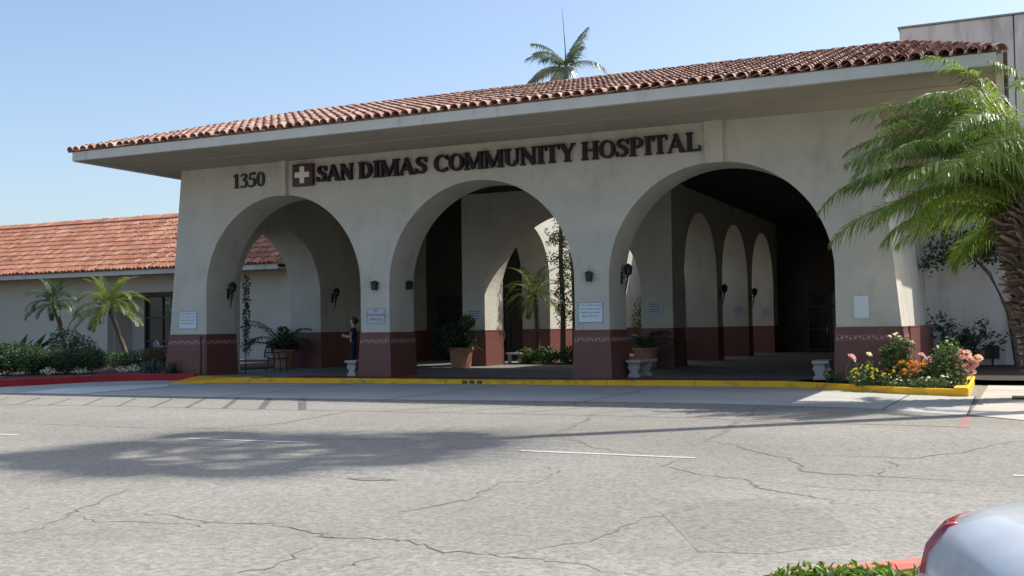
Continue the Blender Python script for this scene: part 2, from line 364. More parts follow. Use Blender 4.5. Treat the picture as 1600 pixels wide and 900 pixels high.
cracks = [
 ([(17.25,-20.62),(17.29,-20.3),(16.97,-19.72),(16.73,-19.17),(16.36,-18.41)], .03),
 ([(16.97,-19.72),(17.38,-19.66),(17.75,-19.42),(18.41,-19.59),(18.88,-19.47),(19.47,-19.69),(19.72,-19.78),(20.08,-19.67),(20.31,-19.7),(20.68,-19.89),(21.07,-19.89),(21.44,-19.88),(21.8,-19.98),(22.18,-20.09)], .03),
 ([(16.97,-19.72),(17.5,-19.9),(18.1,-19.72),(18.6,-19.75)], .018),
 ([(19.66,-18.99),(19.64,-18.45),(19.85,-17.83),(19.64,-16.87),(20.0,-16.51)], .026),
 ([(20.64,-14.79),(20.84,-14.6),(20.77,-15.09),(21.4,-15.62),(21.92,-15.87),(22.13,-16.32),(22.44,-16.54),(22.65,-16.61),(22.89,-16.93),(23.41,-17.27)], .032),
 ([(20.6,-12.56),(21.1,-12.87),(21.3,-13.25),(21.94,-13.98),(22.19,-14.6),(22.33,-15.04),(22.66,-15.12),(23.07,-15.18),(24.36,-15.26)], .05),
 ([(23.07,-15.18),(23.07,-14.57),(23.14,-14.27),(22.98,-13.68)], .025),
 ([(21.35,-13.65),(22.38,-13.57),(23.21,-13.54),(23.72,-12.86),(24.12,-11.73),(24.41,-11.17)], .03),
 ([(20.06,-6.35),(20.33,-9.12),(20.6,-11.51),(20.6,-12.56)], .13),
 ([(17.65,-8.55),(18.09,-10.62),(18.35,-12.4)], .12),
 ([(18.53,-12.62),(19.04,-13.06),(19.46,-13.71),(19.98,-13.97),(20.46,-14.09)], .03),
 ([(13.0,-9.54),(13.3,-11.17),(13.33,-12.27),(12.63,-13.28)], .07),
 ([(8.36,-13.27),(11.36,-13.33),(13.63,-12.97)], .04),
 ([(19.76,-21.05),(19.89,-20.71),(19.77,-20.11)], .022),
 ([(21.88,-15.84),(22.74,-16.1),(23.57,-16.08),(24.0,-16.16)], .02),
 ([(19.94,-16.85),(19.97,-16.27),(19.86,-15.8),(19.62,-15.61),(19.72,-16.11)], .018),
 ([(20.4,-20.2),(20.35,-20.43),(20.3,-20.65)], .02),
 ([(14.5,-13.6),(15.6,-13.9),(16.9,-13.5),(18.2,-12.6)], .035),
 ([(21.07,-19.89),(21.5,-19.2),(21.6,-18.2),(21.9,-17.6)], .02),
]
for i, (p, wd) in enumerate(cracks):
    ribbon(p, wd*.62, -.146, seed=i, wob=.05).build('crack', M['crack'], road)
stripes = [[(3.13,-8.95),(3.16,-8.95),(2.27,-7.95),(2.24,-7.96)],[(4.83,-9.99),(4.88,-9.98),(3.31,-7.93),(3.25,-7.94)],[(5.72,-9.93),(5.77,-9.92),(4.50,-8.14),(4.45,-8.14)],[(6.6,-9.81),(6.65,-9.81),(5.01,-7.66),(4.95,-7.67)],[(7.57,-9.84),(7.62,-9.83),(5.85,-7.45),(5.8,-7.46)],[(8.44,-9.77),(8.5,-9.76),(7.0,-7.52),(6.94,-7.53)],[(9.24,-9.67),(9.31,-9.65),(7.57,-7.03),(7.48,-7.05)],[(10.08,-9.55),(10.18,-9.52),(8.35,-6.84),(8.23,-6.87)],[(10.91,-9.48),(11.05,-9.44),(9.2,-6.75),(9.04,-6.79)],[(11.88,-9.48),(12.03,-9.43),(10.07,-6.72),(9.89,-6.77)]]
for s in stripes: sheet('stripe', s, -.1455, M['tar'], road)
ribbon([(-8,-10.4),(4.36,-9.95),(7.01,-9.7),(9.34,-9.56),(12.08,-9.48),(14.18,-9.3),(17.41,-9.1),(19.4,-9.05)], .09, -.1465, .2, 50, False).build('stripe', M['hatch'], road)
for i, p in enumerate([[(18.36,-9.13),(19.07,-7.83),(19.61,-6.74)],[(19.34,-8.96),(19.82,-7.81),(20.35,-6.82),(20.84,-6.4)],[(21.3,-9.46),(21.96,-8.1),(22.5,-6.9)],[(17.55,-9.12),(17.87,-8.16),(18.52,-7.17)],[(16.2,-9.1),(16.6,-8.2),(17.2,-7.1)],[(14.9,-9.2),(15.3,-8.4),(15.9,-7.3)],[(13.6,-9.3),(14.1,-8.4),(14.7,-7.3)]]):
    ribbon(p, .07, -.1468, .3, 60+i, False).build('stripe', M['hatch'], road)
ribbon([(20.41,-9.36),(21.06,-8.07),(21.6,-6.9)], .08, -.1462, .3, 70, False).build('stripe', M['redfaded'], road)
ribbon([(19.4,-9.0),(20.88,-9.49),(22.13,-9.46),(23.6,-9.5)], .06, -.1459, .3, 71, False).build('stripe', M['redfaded'], road)
sheet('stripe', [(23.57,-9.7),(23.72,-9.66),(23.71,-7.55),(23.55,-7.58)], -.1452, M['redfaded'], road)
for (x0,y0), (x1,y1) in (((13.57,-14.42),(15.58,-14.35)), ((18.73,-14.28),(20.95,-14.31)), ((7.5,-14.85),(10.64,-14.83)), ((24.27,-14.66),(27,-14.66))):
    sheet('parking_line', [(x0,y0-.05),(x1,y1-.05),(x1,y1+.05),(x0,y0+.05)], -.1445, M['line'], road)
b = MB(); b.poly([(18.02,-17.1,-.1448),(18.3,-17.18,-.1448),(18.62,-17.02,-.1448),(18.3,-16.93,-.1448)]); b.build('oil_spot', M['crack'], road)
sheet('repair_patch', [(21.62,-17.88),(21.85,-17.2),(22.3,-16.9),(22.81,-17.27),(23.1,-17.9),(23.24,-18.64),(22.77,-19.19),(22.32,-19.28),(22.0,-18.62)], -.1478, M['asphalt_dark'], road)

# ------------------------------------------------------------------ entrance portico
ZW, ZS, T, LEAN = 1.28, 6.49, 1.38, .092
ARCH = [(1.47, 7.18), (8.15, 13.86), (14.83, 20.54)]; XE = 22.02
def arch_wall(axis, u0, u1, v0, v1, zt, arches, lean=0, n=36, zb=0):
    """wall along x or y with round-arched openings; each arch = (a, b, spring)"""
    m = MB()
    P = (lambda u, v, z: (u, v, z)) if axis == 'x' else (lambda u, v, z: (v, u, z))
    def L(z): return lean*(z-ZW)
    cur = u0; segs = []
    for a, c, s in arches: segs.append(('s', cur, a)); segs.append(('a', a, c, s)); cur = c
    segs.append(('s', cur, u1))
    for k, sg in enumerate(segs):
        if sg[0] == 's':
            _, a, c = sg
            al = (lambda z, a=a: a+L(z)) if k == 0 else (lambda z, a=a: a)
            cl = (lambda z, c=c: c-L(z)) if k == len(segs)-1 else (lambda z, c=c: c)
            for v, fl in ((v0, 0), (v1, 1)):
                q = [P(al(zb),v,zb), P(cl(zb),v,zb), P(cl(zt),v,zt), P(al(zt),v,zt)]
                m.quad(*(q if not fl else q[::-1]))
            if k == 0: m.quad(P(al(zb),v1,zb), P(al(zb),v0,zb), P(al(zt),v0,zt), P(al(zt),v1,zt))
            if k == len(segs)-1: m.quad(P(cl(zb),v0,zb), P(cl(zb),v1,zb), P(cl(zt),v1,zt), P(cl(zt),v0,zt))
            m.quad(P(al(zt),v0,zt), P(cl(zt),v0,zt), P(cl(zt),v1,zt), P(al(zt),v1,zt))
        else:
            _, a, c, s = sg; r = (c-a)/2; mid = (a+c)/2
            pts = [(mid-r*math.cos(math.pi*i/n), s+r*math.sin(math.pi*i/n)) for i in range(n+1)]
            for i in range(n):
                (ua, za), (ub, zc) = pts[i], pts[i+1]
                m.quad(P(ua,v0,za), P(ub,v0,zc), P(ub,v0,zt), P(ua,v0,zt))
                m.quad(P(ua,v1,zt), P(ub,v1,zt), P(ub,v1,zc), P(ua,v1,za))
                m.quad(P(ua,v0,za), P(ua,v1,za), P(ub,v1,zc), P(ub,v0,zc))
            m.quad(P(a,v0,zb), P(a,v1,zb), P(a,v1,s), P(a,v0,s)); m.quad(P(c,v1,zb), P(c,v0,zb), P(c,v0,s), P(c,v1,s))
            m.quad(P(a,v0,zt), P(c,v0,zt), P(c,v1,zt), P(a,v1,zt))
    return m
port = empty('entrance_portico', (0, 0, 0), 'cream stucco portico with three round arches and a clay tile roof', 'building')
SPR = 5.475 - 2.855
arch_wall('x', 0, XE, 0, T, ZS+.15, [(a, c, SPR) for a, c in ARCH], LEAN).build('front_wall', M['stucco'], port)
arch_wall('y', T+.001, 8.0, .02, 1.36, ZS+.1, [(1.75, 6.3, SPR)]).build('side_wall', M['stucco'], port)
b = MB(); b.hexa([(20.66,T+.001,0),(22.08,T+.001,0),(22.08,10,0),(20.66,10,0),(20.66,T+.001,ZS+.1),(21.48,T+.001,ZS+.1),(21.48,10,ZS+.1),(20.66,10,ZS+.1)]); b.build('side_wall', M['stucco'], port)
arch_wall('x', 6.35, 14.2, 8.0, 9.4, ZS+.1, [(7.25, 13.1, 5.45-2.925)]).build('screen_wall', M['stucco'], port)
AY = [(9.6, 14.1), (14.95, 19.46), (20.3, 24.95)]
arch_wall('y', 9.402, 27, 12.95, 14.17, ZS+.1, [(a, c, 3.2) for a, c in AY]).build('arcade_wall', M['stucco'], port)
arch_wall('y', 9.402, 27, 5.98, 7.22, ZS+.1, [(a, c, 3.2) for a, c in AY[:1]]).build('arcade_wall', M['stucco'], port)
b = MB(); b.box(.02, 1.2, 8.002, 15, 0, ZS+.1); b.build('side_wall', M['stucco'], port)
b = MB(); b.box(20.9, 21.9, 10.002, 27, 0, ZS+.1); b.build('side_wall', M['stucco'], port)
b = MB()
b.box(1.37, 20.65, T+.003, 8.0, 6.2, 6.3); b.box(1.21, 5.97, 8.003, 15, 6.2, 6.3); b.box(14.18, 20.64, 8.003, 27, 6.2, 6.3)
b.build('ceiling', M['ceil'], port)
b = MB(); b.box(-.2, 7.3, 9.3, 15, 6.62, 6.85); b.box(12.9, 22.2, 9.3, 27, 6.62, 6.85); b.build('walkway_roof', M['deck'], port)
# wainscots with a decorated band
def bandtile():
    m = MB(); m.box(-.13,.13,-.012,0,-.062,.062,0)
    m.hexa([(-.045,-.017,0),(0,-.017,-.042),(.045,-.017,0),(0,-.017,.042),(-.045,-.010,0),(0,-.010,-.042),(.045,-.010,0),(0,-.010,.042)],1)
    for s in (-1, 1):
        m.hexa([(s*.055,-.0165,s*.045),(s*.12,-.0165,s*.045),(s*.12,-.0165,-s*.02),(s*.1,-.0165,-s*.02),(s*.055,-.011,s*.045),(s*.12,-.011,s*.045),(s*.12,-.011,-s*.02),(s*.1,-.011,-s*.02)],1)
        m.box(-.13,.13,-.0155,-.011,s*.056-.004,s*.056+.004,1)
    return m.mesh('band_tile', [M['band'], M['motif']])
BT = bandtile()
def wains(x0, x1, y0, y1, h=ZW, d=.07, faces='', left=0, right=0):
    m = MB(); e = .022
    m.hexa([(x0-d-left,y0-d,0),(x1+d+right,y0-d,0),(x1+d+right,y1+d,0),(x0-d-left,y1+d,0),(x0-e,y0-e,h),(x1+e,y0-e,h),(x1+e,y1+e,h),(x0-e,y1+e,h)])
    m.box(x0-e-.012, x1+e+.012, y0-e-.012, y1+e+.012, h-.03, h+.004)
    o = m.build('wainscot', M['maroon'], port)
    z = 1.03; g = e + (d-e)*(1-z/h) + .002
    if 'f' in faces:
        n = max(1, round((x1-x0)/.27)); st = (x1-x0+.02)/n
        for i in range(n): q = link('band_tile', BT, o, loc=(x0-.01+st*(i+.5), y0-g, z)); q.scale.x = st/.266
    if 'r' in faces:
        n = max(1, round((y1-y0)/.27)); st = (y1-y0+.02)/n
        for i in range(n): q = link('band_tile', BT, o, loc=(x1+g, y0-.01+st*(i+.5), z), rotv=(0,0,R(90))); q.scale.x = st/.266
    return o
wains(0, 1.47, 0, T, faces='fr', left=.1); wains(7.18, 8.15, 0, T, faces='fr'); wains(13.86, 14.83, 0, T, faces='fr'); wains(20.54, 22.02, 0, T, faces='fr', right=.1)
wains(.03, 1.37, 6.3, 15); wains(20.68, 22.07, T+.06, 9.95)
wains(6.37, 7.25, 8.0, 9.4); wains(13.1, 14.18, 8.0, 9.4)
for i, (y0, y1) in enumerate([(14.1,14.95),(19.46,20.3),(24.95,26.95)]): wains(12.97, 14.16, y0, y1, d=.03)
wains(6.0, 7.2, 14.1, 26.95, d=.03)
# soffit, fascia, pilasters
XL, XR, YF = -.72, 24.2, -3.2
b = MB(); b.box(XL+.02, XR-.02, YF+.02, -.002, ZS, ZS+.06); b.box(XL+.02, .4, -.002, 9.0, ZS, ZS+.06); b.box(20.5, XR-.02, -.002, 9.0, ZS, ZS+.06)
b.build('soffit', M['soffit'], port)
b = MB(); b.box(XL, XR, YF-.09, YF+.05, ZS-.03, ZS+.23); b.build('fascia', M['fascia'], port, bevel=.012)
b = MB(); b.box(XL-.09, XL+.03, YF+.05, 9.1, ZS-.03, ZS+.23); b.build('fascia', M['fascia'], port)
b = MB(); b.box(XR-.03, XR+.09, YF+.05, 9.1, ZS-.03, ZS+.23); b.build('fascia', M['fascia'], port)
b = MB(); b.box(-.4, 23.9, -1.6, -1.5, ZS-.018, ZS+.001); b.build('soffit_vent', M['soffit'], port)
b = MB(); b.box(17.47, 17.93, -.16, .0, 5.43, ZS); b.build('pilaster', M['stucco'], port, bevel=.015)
b = MB(); b.box(4.36, 4.62, -.16, .0, 5.43, ZS); b.build('pilaster', M['stucco'], port, bevel=.015)

# doors at the ends of the walkways
def door(name, x0, x1, y, z1, parent, n=2, trans=.75):
    d = MB(); d.box(x0, x1, y-.02, y+.04, 0, z1); o = d.build(name, M['glass'], parent)
    f = MB()
    for i in range(n+1):
        x = x0+(x1-x0)*i/n; f.box(x-.045, x+.045, y-.07, y-.021, 0, z1)
    for z in (.12, z1*.38, z1*trans, z1-.05): f.box(x0, x1, y-.062, y-.0215, z-.05, z+.05)
    f.build('door_frame', M['frame'], o)
    h = MB()
    for i in range(n): h.tube([(x0+(x1-x0)*(i+.85)/n, y-.1, .85), (x0+(x1-x0)*(i+.85)/n, y-.1, 1.25)], .018, 6)
    h.build('door_handle', M['fascia'], o); return o
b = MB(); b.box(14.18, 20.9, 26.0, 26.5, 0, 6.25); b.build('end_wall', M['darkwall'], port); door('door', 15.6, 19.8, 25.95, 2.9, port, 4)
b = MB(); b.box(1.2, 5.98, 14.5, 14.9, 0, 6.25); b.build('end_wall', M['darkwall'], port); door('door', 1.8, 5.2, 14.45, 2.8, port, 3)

# roof: deck planes, clay barrel tiles in courses
EZ = 6.76; RY, RZ = 3.0, 8.64; HX0, HX1 = 3.2, 21.9; YE = YF-.12; YB = 9.2
b = MB()
b.quad((XL-.1,YE,EZ-.03),(XR+.1,YE,EZ-.03),(HX1,RY,RZ-.03),(HX0,RY,RZ-.03)); b.quad((XR+.1,YB,EZ-.03),(XL-.1,YB,EZ-.03),(HX0,RY,RZ-.03),(HX1,RY,RZ-.03))
b.poly([(XL-.1,YB,EZ-.03),(XL-.1,YE,EZ-.03),(HX0,RY,RZ-.03)]); b.poly([(XR+.1,YE,EZ-.03),(XR+.1,YB,EZ-.03),(HX1,RY,RZ-.03)])
b.quad((XL-.1,YE,EZ-.031),(XL-.1,YB,EZ-.031),(XR+.1,YB,EZ-.031),(XR+.1,YE,EZ-.031))
roof = b.build('roof', M['deck'], port)
def barrel(l, r0, r1, th=.014, n=7, hz=1.0):
    m = MB(); ring = []
    for (y, r, dz) in ((0, r0, .012), (l, r1, 0)):
        ring.append([(-r*math.cos(math.pi*i/(n-1)), y, dz + r*hz*math.sin(math.pi*i/(n-1))) for i in range(n)])
    inn = [(-(r0-th)*math.cos(math.pi*i/(n-1)), 0, .012+(r0-th)*hz*.98*math.sin(math.pi*i/(n-1))) for i in range(n)]
    for i in range(n-1):
        m.quad(ring[0][i], ring[0][i+1], ring[1][i+1], ring[1][i]); m.quad(inn[i], inn[i+1], ring[0][i+1], ring[0][i])
    # merge into one island
    me = m.mesh('t', M['tile_pink']); bm = bmesh.new(); bm.from_mesh(me); bmesh.ops.remove_doubles(bm, verts=bm.verts, dist=1e-5)
    v = [tuple(x.co) for x in bm.verts]; f = [tuple(x.index for x in p.verts) for p in bm.faces]; bm.free(); bpy.data.meshes.remove(me)
    return v, f
def tile_field(parent, TV, TF, mat, x0, x1, pitch, ye, ze, yr, zr, expo, xl, xr, pick, seed=3):
    """covers and pans laid in courses; tiles for which pick(row, col) holds are objects, the others one mesh"""
    rr = random.Random(seed); ang = math.atan2(zr-ze, yr-ye); sl = math.hypot(yr-ye, zr-ze); rows = int(sl/expo+.999)
    me = bpy.data.meshes.new('roof_tile'); me.from_pydata(TV, [], TF); me.materials.append(mat); 
    V = []; F = []; cnt = 0
    for r_ in range(rows):
        s = r_*expo; y = ye+s*math.cos(ang); z = ze+s*math.sin(ang)
        k = 0; x = x0
        while x <= x1:
            if xl(y) < x < xr(y):
                dx = rr.uniform(-.012,.012); ds = rr.uniform(-.06,.03); ya = rr.uniform(-.03,.03); ra = rr.uniform(-.05,.05)
                loc = Vector((x+dx, y+ds*math.cos(ang), z+ds*math.sin(ang)+.012*math.cos(ang)))
                rotm = Matrix.Rotation(ang-.03, 4, 'X') @ Matrix.Rotation(ya, 4, 'Z') @ Matrix.Rotation(ra, 4, 'Y')
                if pick(r_, k):
                    o = link('roof_tile', me, parent); o.matrix_local = Matrix.Translation(loc) @ rotm; cnt += 1
                else:
                    mm = Matrix.Translation(loc) @ rotm; n = len(V)
                    V += [tuple(mm @ Vector(v)) for v in TV]; F += [tuple(n+i for i in f) for f in TF]
            x += pitch; k += 1
    mb = bpy.data.meshes.new('roof_tiles'); mb.from_pydata(V, [], F); mb.materials.append(mat)
    o = link('roof_tiles', mb, parent); tag(o, kind='stuff'); return cnt
hl = lambda y: XL-.1+(HX0-XL+.1)*(y-YE)/(RY-YE); hr = lambda y: XR+.1+(HX1-XR-.1)*(y-YE)/(RY-YE)
TV, TF = barrel(.46, .120, .098)
tile_field(roof, TV, TF, M['tile_pink'], XL+.02, XR+.05, .272, YE-.05, EZ-.03, RY, RZ-.03, .37, hl, hr, lambda r_, k: r_ < 3)
# pans between the covers at the eave read as dark mouths; ridge and hip caps
RV, RF = barrel(.5, .15, .13)
rme = bpy.data.meshes.new('ridge_tile'); rme.from_pydata(RV, [], RF); rme.materials.append(M['tile_pink'])
def caps(a, c, step=.42):
    a = Vector(a); c = Vector(c); d = c-a; n = int(d.length/step); q = d.to_track_quat('Y', 'Z')
    for i in range(n):
        o = link('ridge_tile', rme, roof); o.rotation_mode = 'QUATERNION'; o.rotation_quaternion = q; o.location = a+d*(i/n)
caps((HX0,RY,RZ-.05), (HX1,RY,RZ-.05)); caps((XL-.08,YE,EZ-.05), (HX0,RY,RZ-.04), .6); caps((XR+.08,YE,EZ-.05), (HX1,RY,RZ-.04), .6)
b = MB(); b.tube([(XR+.16,-3.1,6.74),(XR+.16,-2.95,6.6),(XR+.17,-2.4,6.2),(XR+.17,-2.35,5.6)], .045, 8); b.build('downspout', M['bark'], port)

# ------------------------------------------------------------------ lettering
def stroke(m, pts, wid, y0, y1, ct):
    P = [Vector((p[0], 0, p[1])) for p in pts]; ww = wid if hasattr(wid, '__len__') else [wid]*len(P)
    Lf, Rt = [], []
    for i, p in enumerate(P):
        d = (P[min(i+1,len(P)-1)]-P[max(i-1,0)]).normalized(); n = Vector((-d.z, 0, d.x)); Lf.append(p+n*ww[i]/2); Rt.append(p-n*ww[i]/2)
    ct[0] += 1; a = y0+ct[0]*.0012
    for i in range(len(P)-1):
        q = [Rt[i], Rt[i+1], Lf[i+1], Lf[i]]
        if (q[1]-q[0]).cross(q[3]-q[0]).y > 0: q = q[::-1]
        f = [Vector((v.x, a, v.z)) for v in q]; k = [Vector((v.x, y1, v.z)) for v in q]
        m.quad(*f)
        for j in range(4): m.quad(f[(j+1) % 4], f[j], k[j], k[(j+1) % 4])
def arc(cx, cz, rx, rz, a0, a1, n=14): return [(cx+rx*math.cos(R(a0+(a1-a0)*i/n)), cz+rz*math.sin(R(a0+(a1-a0)*i/n))) for i in range(n+1)]
K, H_, SF = .185, .075, .06   # thick stem, thin stroke, serif
def glyph(ch):
    """list of (points, width) in a cell of height 1; returns strokes and advance"""
    S = []
    def bar(x0, z0, x1, z1, w_): S.append(([(x0,z0),(x1,z1)], w_))
    def serif(x, w_, z): bar(x-w_/2-.075, z, x+w_/2+.075, z, SF)
    def st(x, w_=K): bar(x, 0, x, 1, w_); serif(x, w_, SF/2); serif(x, w_, 1-SF/2)
    def ring(cx, rx, a0=0, a1=360, t=K, th=H_, cz=.5, rz=.5, n=24):
        p = []; wd = []
        for i in range(n+1):
            a = R(a0+(a1-a0)*i/n); ww = th+(t-th)*abs(math.cos(a))**1.5; p.append((cx+(rx-ww/2)*math.cos(a), cz+(rz-ww/2)*math.sin(a))); wd.append(ww)
        S.append((p, wd))
    if ch == 'I': st(.2); return S, .40
    if ch == 'A':
        bar(.08,.03,.40,.98,H_); bar(.36,1.0,.68,.03,K); bar(.2,.33,.58,.33,H_); serif(.08,.06,SF/2); serif(.69,K*.7,SF/2); return S, .84
    if ch == 'N': st(.13,H_+.02); bar(.12,.97,.68,.03,K); bar(.69,0,.69,1,H_+.02); serif(.69,.05,1-SF/2); return S, .84
    if ch == 'M': st(.12,H_+.02); bar(.13,.97,.47,.04,K*.9); bar(.47,.04,.8,.97,H_); st(.86,K); return S, 1.03
    if ch == 'D':
        st(.19); S.append(([(.2,1-H_/2),(.36,1-H_/2)],H_)); S.append(([(.2,H_/2),(.36,H_/2)],H_)); ring(.34,.42,-90,90); return S, .82
    if ch == 'O': ring(.42,.40); return S, .84
    if ch == 'C': ring(.43,.41,52,308); bar(.72,.70,.72,.97,H_); bar(.71,.05,.71,.26,H_*.8); return S, .80
    if ch == 'S':
        p = [(.56,.72),(.53,.86),(.42,.945),(.28,.95),(.155,.86),(.14,.73),(.22,.61),(.38,.51),(.50,.39),(.52,.25),(.44,.10),(.28,.05),(.13,.12),(.085,.28)]
        S.append((p, [.05,.07,.08,.09,.13,.165,.19,.20,.19,.165,.12,.085,.075,.05])); bar(.59,.68,.59,.97,.06); bar(.055,.03,.055,.33,.06); return S, .66
    if ch == 'U': bar(.19,.3,.19,1,K); serif(.19,K,1-SF/2); bar(.69,.3,.69,1,H_+.01); serif(.69,.05,1-SF/2); ring(.42,.32,180,360,K,H_,.34,.34); return S, .84
    if ch == 'T': bar(.37,0,.37,1,K); serif(.37,K,SF/2); bar(.04,1-H_/2,.70,1-H_/2,H_); bar(.055,.72,.055,1,.06); bar(.685,.72,.685,1,.06); return S, .74
    if ch == 'Y': bar(.38,0,.38,.46,K); serif(.38,K,SF/2); bar(.12,.98,.38,.42,K); bar(.66,.98,.42,.44,H_); serif(.12,K*.6,1-SF/2); serif(.66,.05,1-SF/2); return S, .77
    if ch == 'H': st(.17); st(.70); bar(.2,.52,.7,.52,H_); return S, .88
    if ch == 'P': st(.19); S.append(([(.2,1-H_/2),(.38,1-H_/2)],H_)); S.append(([(.2,.47),(.38,.47)],H_)); ring(.36,.33,-90,90,K,H_,.72,.28); return S, .72
    if ch == 'L': st(.19); bar(.2,H_/2,.66,H_/2,H_); bar(.65,.02,.65,.30,.065); return S, .70
    if ch == '1': bar(.25,0,.25,1,K); serif(.25,K,SF/2); bar(.05,.84,.25,.95,H_); return S, .5
    if ch == '0': ring(.30,.28,0,360,K*.95,.06); return S, .62
    if ch == '3':
        S.append(([(.06,.80),(.16,.94),(.30,.95),(.42,.84),(.40,.68),(.28,.57),(.2,.54)], [.06,.07,.09,.15,.16,.11,.06]))
        S.append(([(.2,.54),(.36,.48),(.46,.36),(.44,.18),(.30,.05),(.14,.05),(.05,.13)], [.06,.11,.17,.17,.10,.08,.10])); return S, .56
    if ch == '5':
        bar(.14,.93,.50,.95,.13); bar(.15,.98,.09,.56,.06)
        S.append(([(.09,.55),(.26,.60),(.40,.52),(.46,.36),(.42,.17),(.28,.05),(.12,.05),(.04,.13)], [.05,.10,.15,.17,.16,.10,.08,.10])); return S, .56
    return S, .4
def word(parent, txt, x0, x1, z0, h, mat, name, yb=-.02, depth=.12, squash=.9):
    adv = sum(glyph(c)[1] for c in txt); s = (x1-x0)/adv; x = x0; off = Vector(parent.location)
    for c in txt:
        S, a = glyph(c); m = MB(); ct = [0]
        for pts, wd in S:
            stroke(m, [(x+p[0]*s-off.x, z0+p[1]*h-off.z) for p in pts], [q*s*1.0 for q in wd] if hasattr(wd, '__len__') else wd*s*(1.0), yb-depth-off.y, yb-off.y, ct)
        m.build(name, mat, parent); x += a*s
sign = empty('wall_sign', (5.7, 0, 5.77), 'long row of dark raised serif capitals above the arches, below the eave', 'sign')
LZ, LH = 5.765, .475
word(sign, 'SAN', 5.72, 7.02, LZ, LH, M['letter'], 'letter'); word(sign, 'DIMAS', 7.18, 9.49, LZ, LH, M['letter'], 'letter')
word(sign, 'COMMUNITY', 9.70, 13.98, LZ, LH, M['letter'], 'letter'); word(sign, 'HOSPITAL', 14.15, 17.36, LZ, LH, M['letter'], 'letter')
em = empty('cross_plaque', (5.25, 0, 5.68), 'square dark maroon plaque with a white cross left of the raised letters', 'sign')
b = MB(); b.box(-.36,.36,-.16,-.01,0,.66); b.build('panel', M['maroonbox'], em, bevel=.01)
b = MB(); b.poly([(px,-.178,pz) for px, pz in [(-.08,.08),(.08,.08),(.08,.25),(.26,.25),(.26,.41),(.08,.41),(.08,.58),(-.08,.58),(-.08,.41),(-.26,.41),(-.26,.25),(-.08,.25)]])
o = b.build('cross', M['white'], em); sd = o.modifiers.new('t', 'SOLIDIFY'); sd.thickness = .02
hn = empty('house_number', (2.55, 0, 5.78), 'dark serif street number on the wall left of the cross plaque', 'sign')
word(hn, '1350', 2.56, 3.80, 5.785, .44, M['digit'], 'digit', depth=.04)

# ------------------------------------------------------------------ left wing, main block, right block
wing = empty('tiled_wing', (-18, 15, 0), 'low cream wing with a steep orange clay tile roof left of the portico', 'building'); wo = Vector(wing.location)
def W(m, name, mat, parent=wing, **k):
    m.v = [tuple(Vector(v)-wo) for v in m.v]; return m.build(name, mat, parent, **k)
m = MB(); m.box(-45,-17.45,15,15.3,0,4.6); m.box(-13.1,-5.6,15,15.3,0,4.6); m.box(-17.45,-13.1,15,15.3,3.35,4.6); W(m, 'wall', M['stucco_plain'])
m = MB(); m.box(-17.45,-13.1,16.2,16.4,0,3.4); m.box(-17.6,-17.45,15.3,16.4,0,3.4); m.box(-13.1,-12.95,15.3,16.4,0,3.4); W(m, 'alcove', M['stucco_plain'])
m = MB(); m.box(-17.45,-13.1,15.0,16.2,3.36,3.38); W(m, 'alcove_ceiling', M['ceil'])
m = MB(); m.box(-16.35,-13.9,16.05,16.15,0,3.25); dr = W(m, 'door', M['glass'])
m = MB()
for x in (-16.35,-15.2,-14.6,-13.9): m.box(x-.05,x+.05,15.98,16.045,0,3.25)
for z in (.9,2.1,3.2): m.box(-16.35,-13.9,15.985,16.042,z-.05,z+.05)
W(m, 'door_frame', M['frame'], wing)
# raked buttress with a curved edge beside the alcove
m = MB(); pts = [(-17.5,0),(-17.5,3.1),(-17.9,2.95)] + [(-17.9-1.55*math.sin(R(90*i/10)), 2.95*math.cos(R(90*i/10))) for i in range(1, 11)]
m.poly([(x,14.55,z) for x, z in pts]); 
for i in range(len(pts)): a, c = pts[i], pts[(i+1) % len(pts)]; m.quad((c[0],14.55,c[1]),(a[0],14.55,a[1]),(a[0],15,a[1]),(c[0],15,c[1]))
W(m, 'buttress', M['stucco_plain'])
m = MB(); m.box(-45,-6.15,13.58,13.72,4.2,4.44); W(m, 'fascia', M['fascia'], bevel=.01)
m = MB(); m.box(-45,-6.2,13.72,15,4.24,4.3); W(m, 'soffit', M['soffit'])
WE, WZ, WRY, WRZ = 13.5, 4.47, 18.4, 7.50
m = MB(); m.quad((-45,WE,WZ-.03),(-6.05,WE,WZ-.03),(-6.05,WRY,WRZ-.03),(-45,WRY,WRZ-.03)); m.quad((-6.05,WRY,WRZ-.03),(-6.05,21,4.4),(-45,21,4.4),(-45,WRY,WRZ-.03)); m.poly([(-6.06,WE,WZ-.03),(-6.06,21,4.4),(-6.06,WRY,WRZ-.03)])
wroof = W(m, 'roof', M['deck'])
TV2, TF2 = barrel(.64, .104, .086, n=6, hz=1.2)
TFW = [tuple(f) for f in TF2]
ncol = int((35.0-6.15)/.232)
wr = bpy.data.objects  # tiles are placed in the wing's own coordinates
cntw = tile_field(wroof, TV2, TFW, M['tile_red'], -35.0-wo.x, -6.15-wo.x, .232, WE-.05-wo.y, WZ-.03, WRY-wo.y, WRZ-.03, .525, lambda y: -99, lambda y: 99, lambda r_, k: k >= ncol-29 and r_ < 10, 9)
m = MB(); m.tube([(x, WRY, WRZ-.02) for x in (-45,-30,-20,-10,-6)], .13, 8); W(m, 'ridge_cap', M['tile_red'], wroof)
m = MB(); m.box(-22.4,-20.6,20,21.5,6.9,7.86); W(m, 'roof_unit', M['fascia'], wing)
lampbox = MB(); lampbox.box(-.13,.13,-.2,0,-.16,.16)

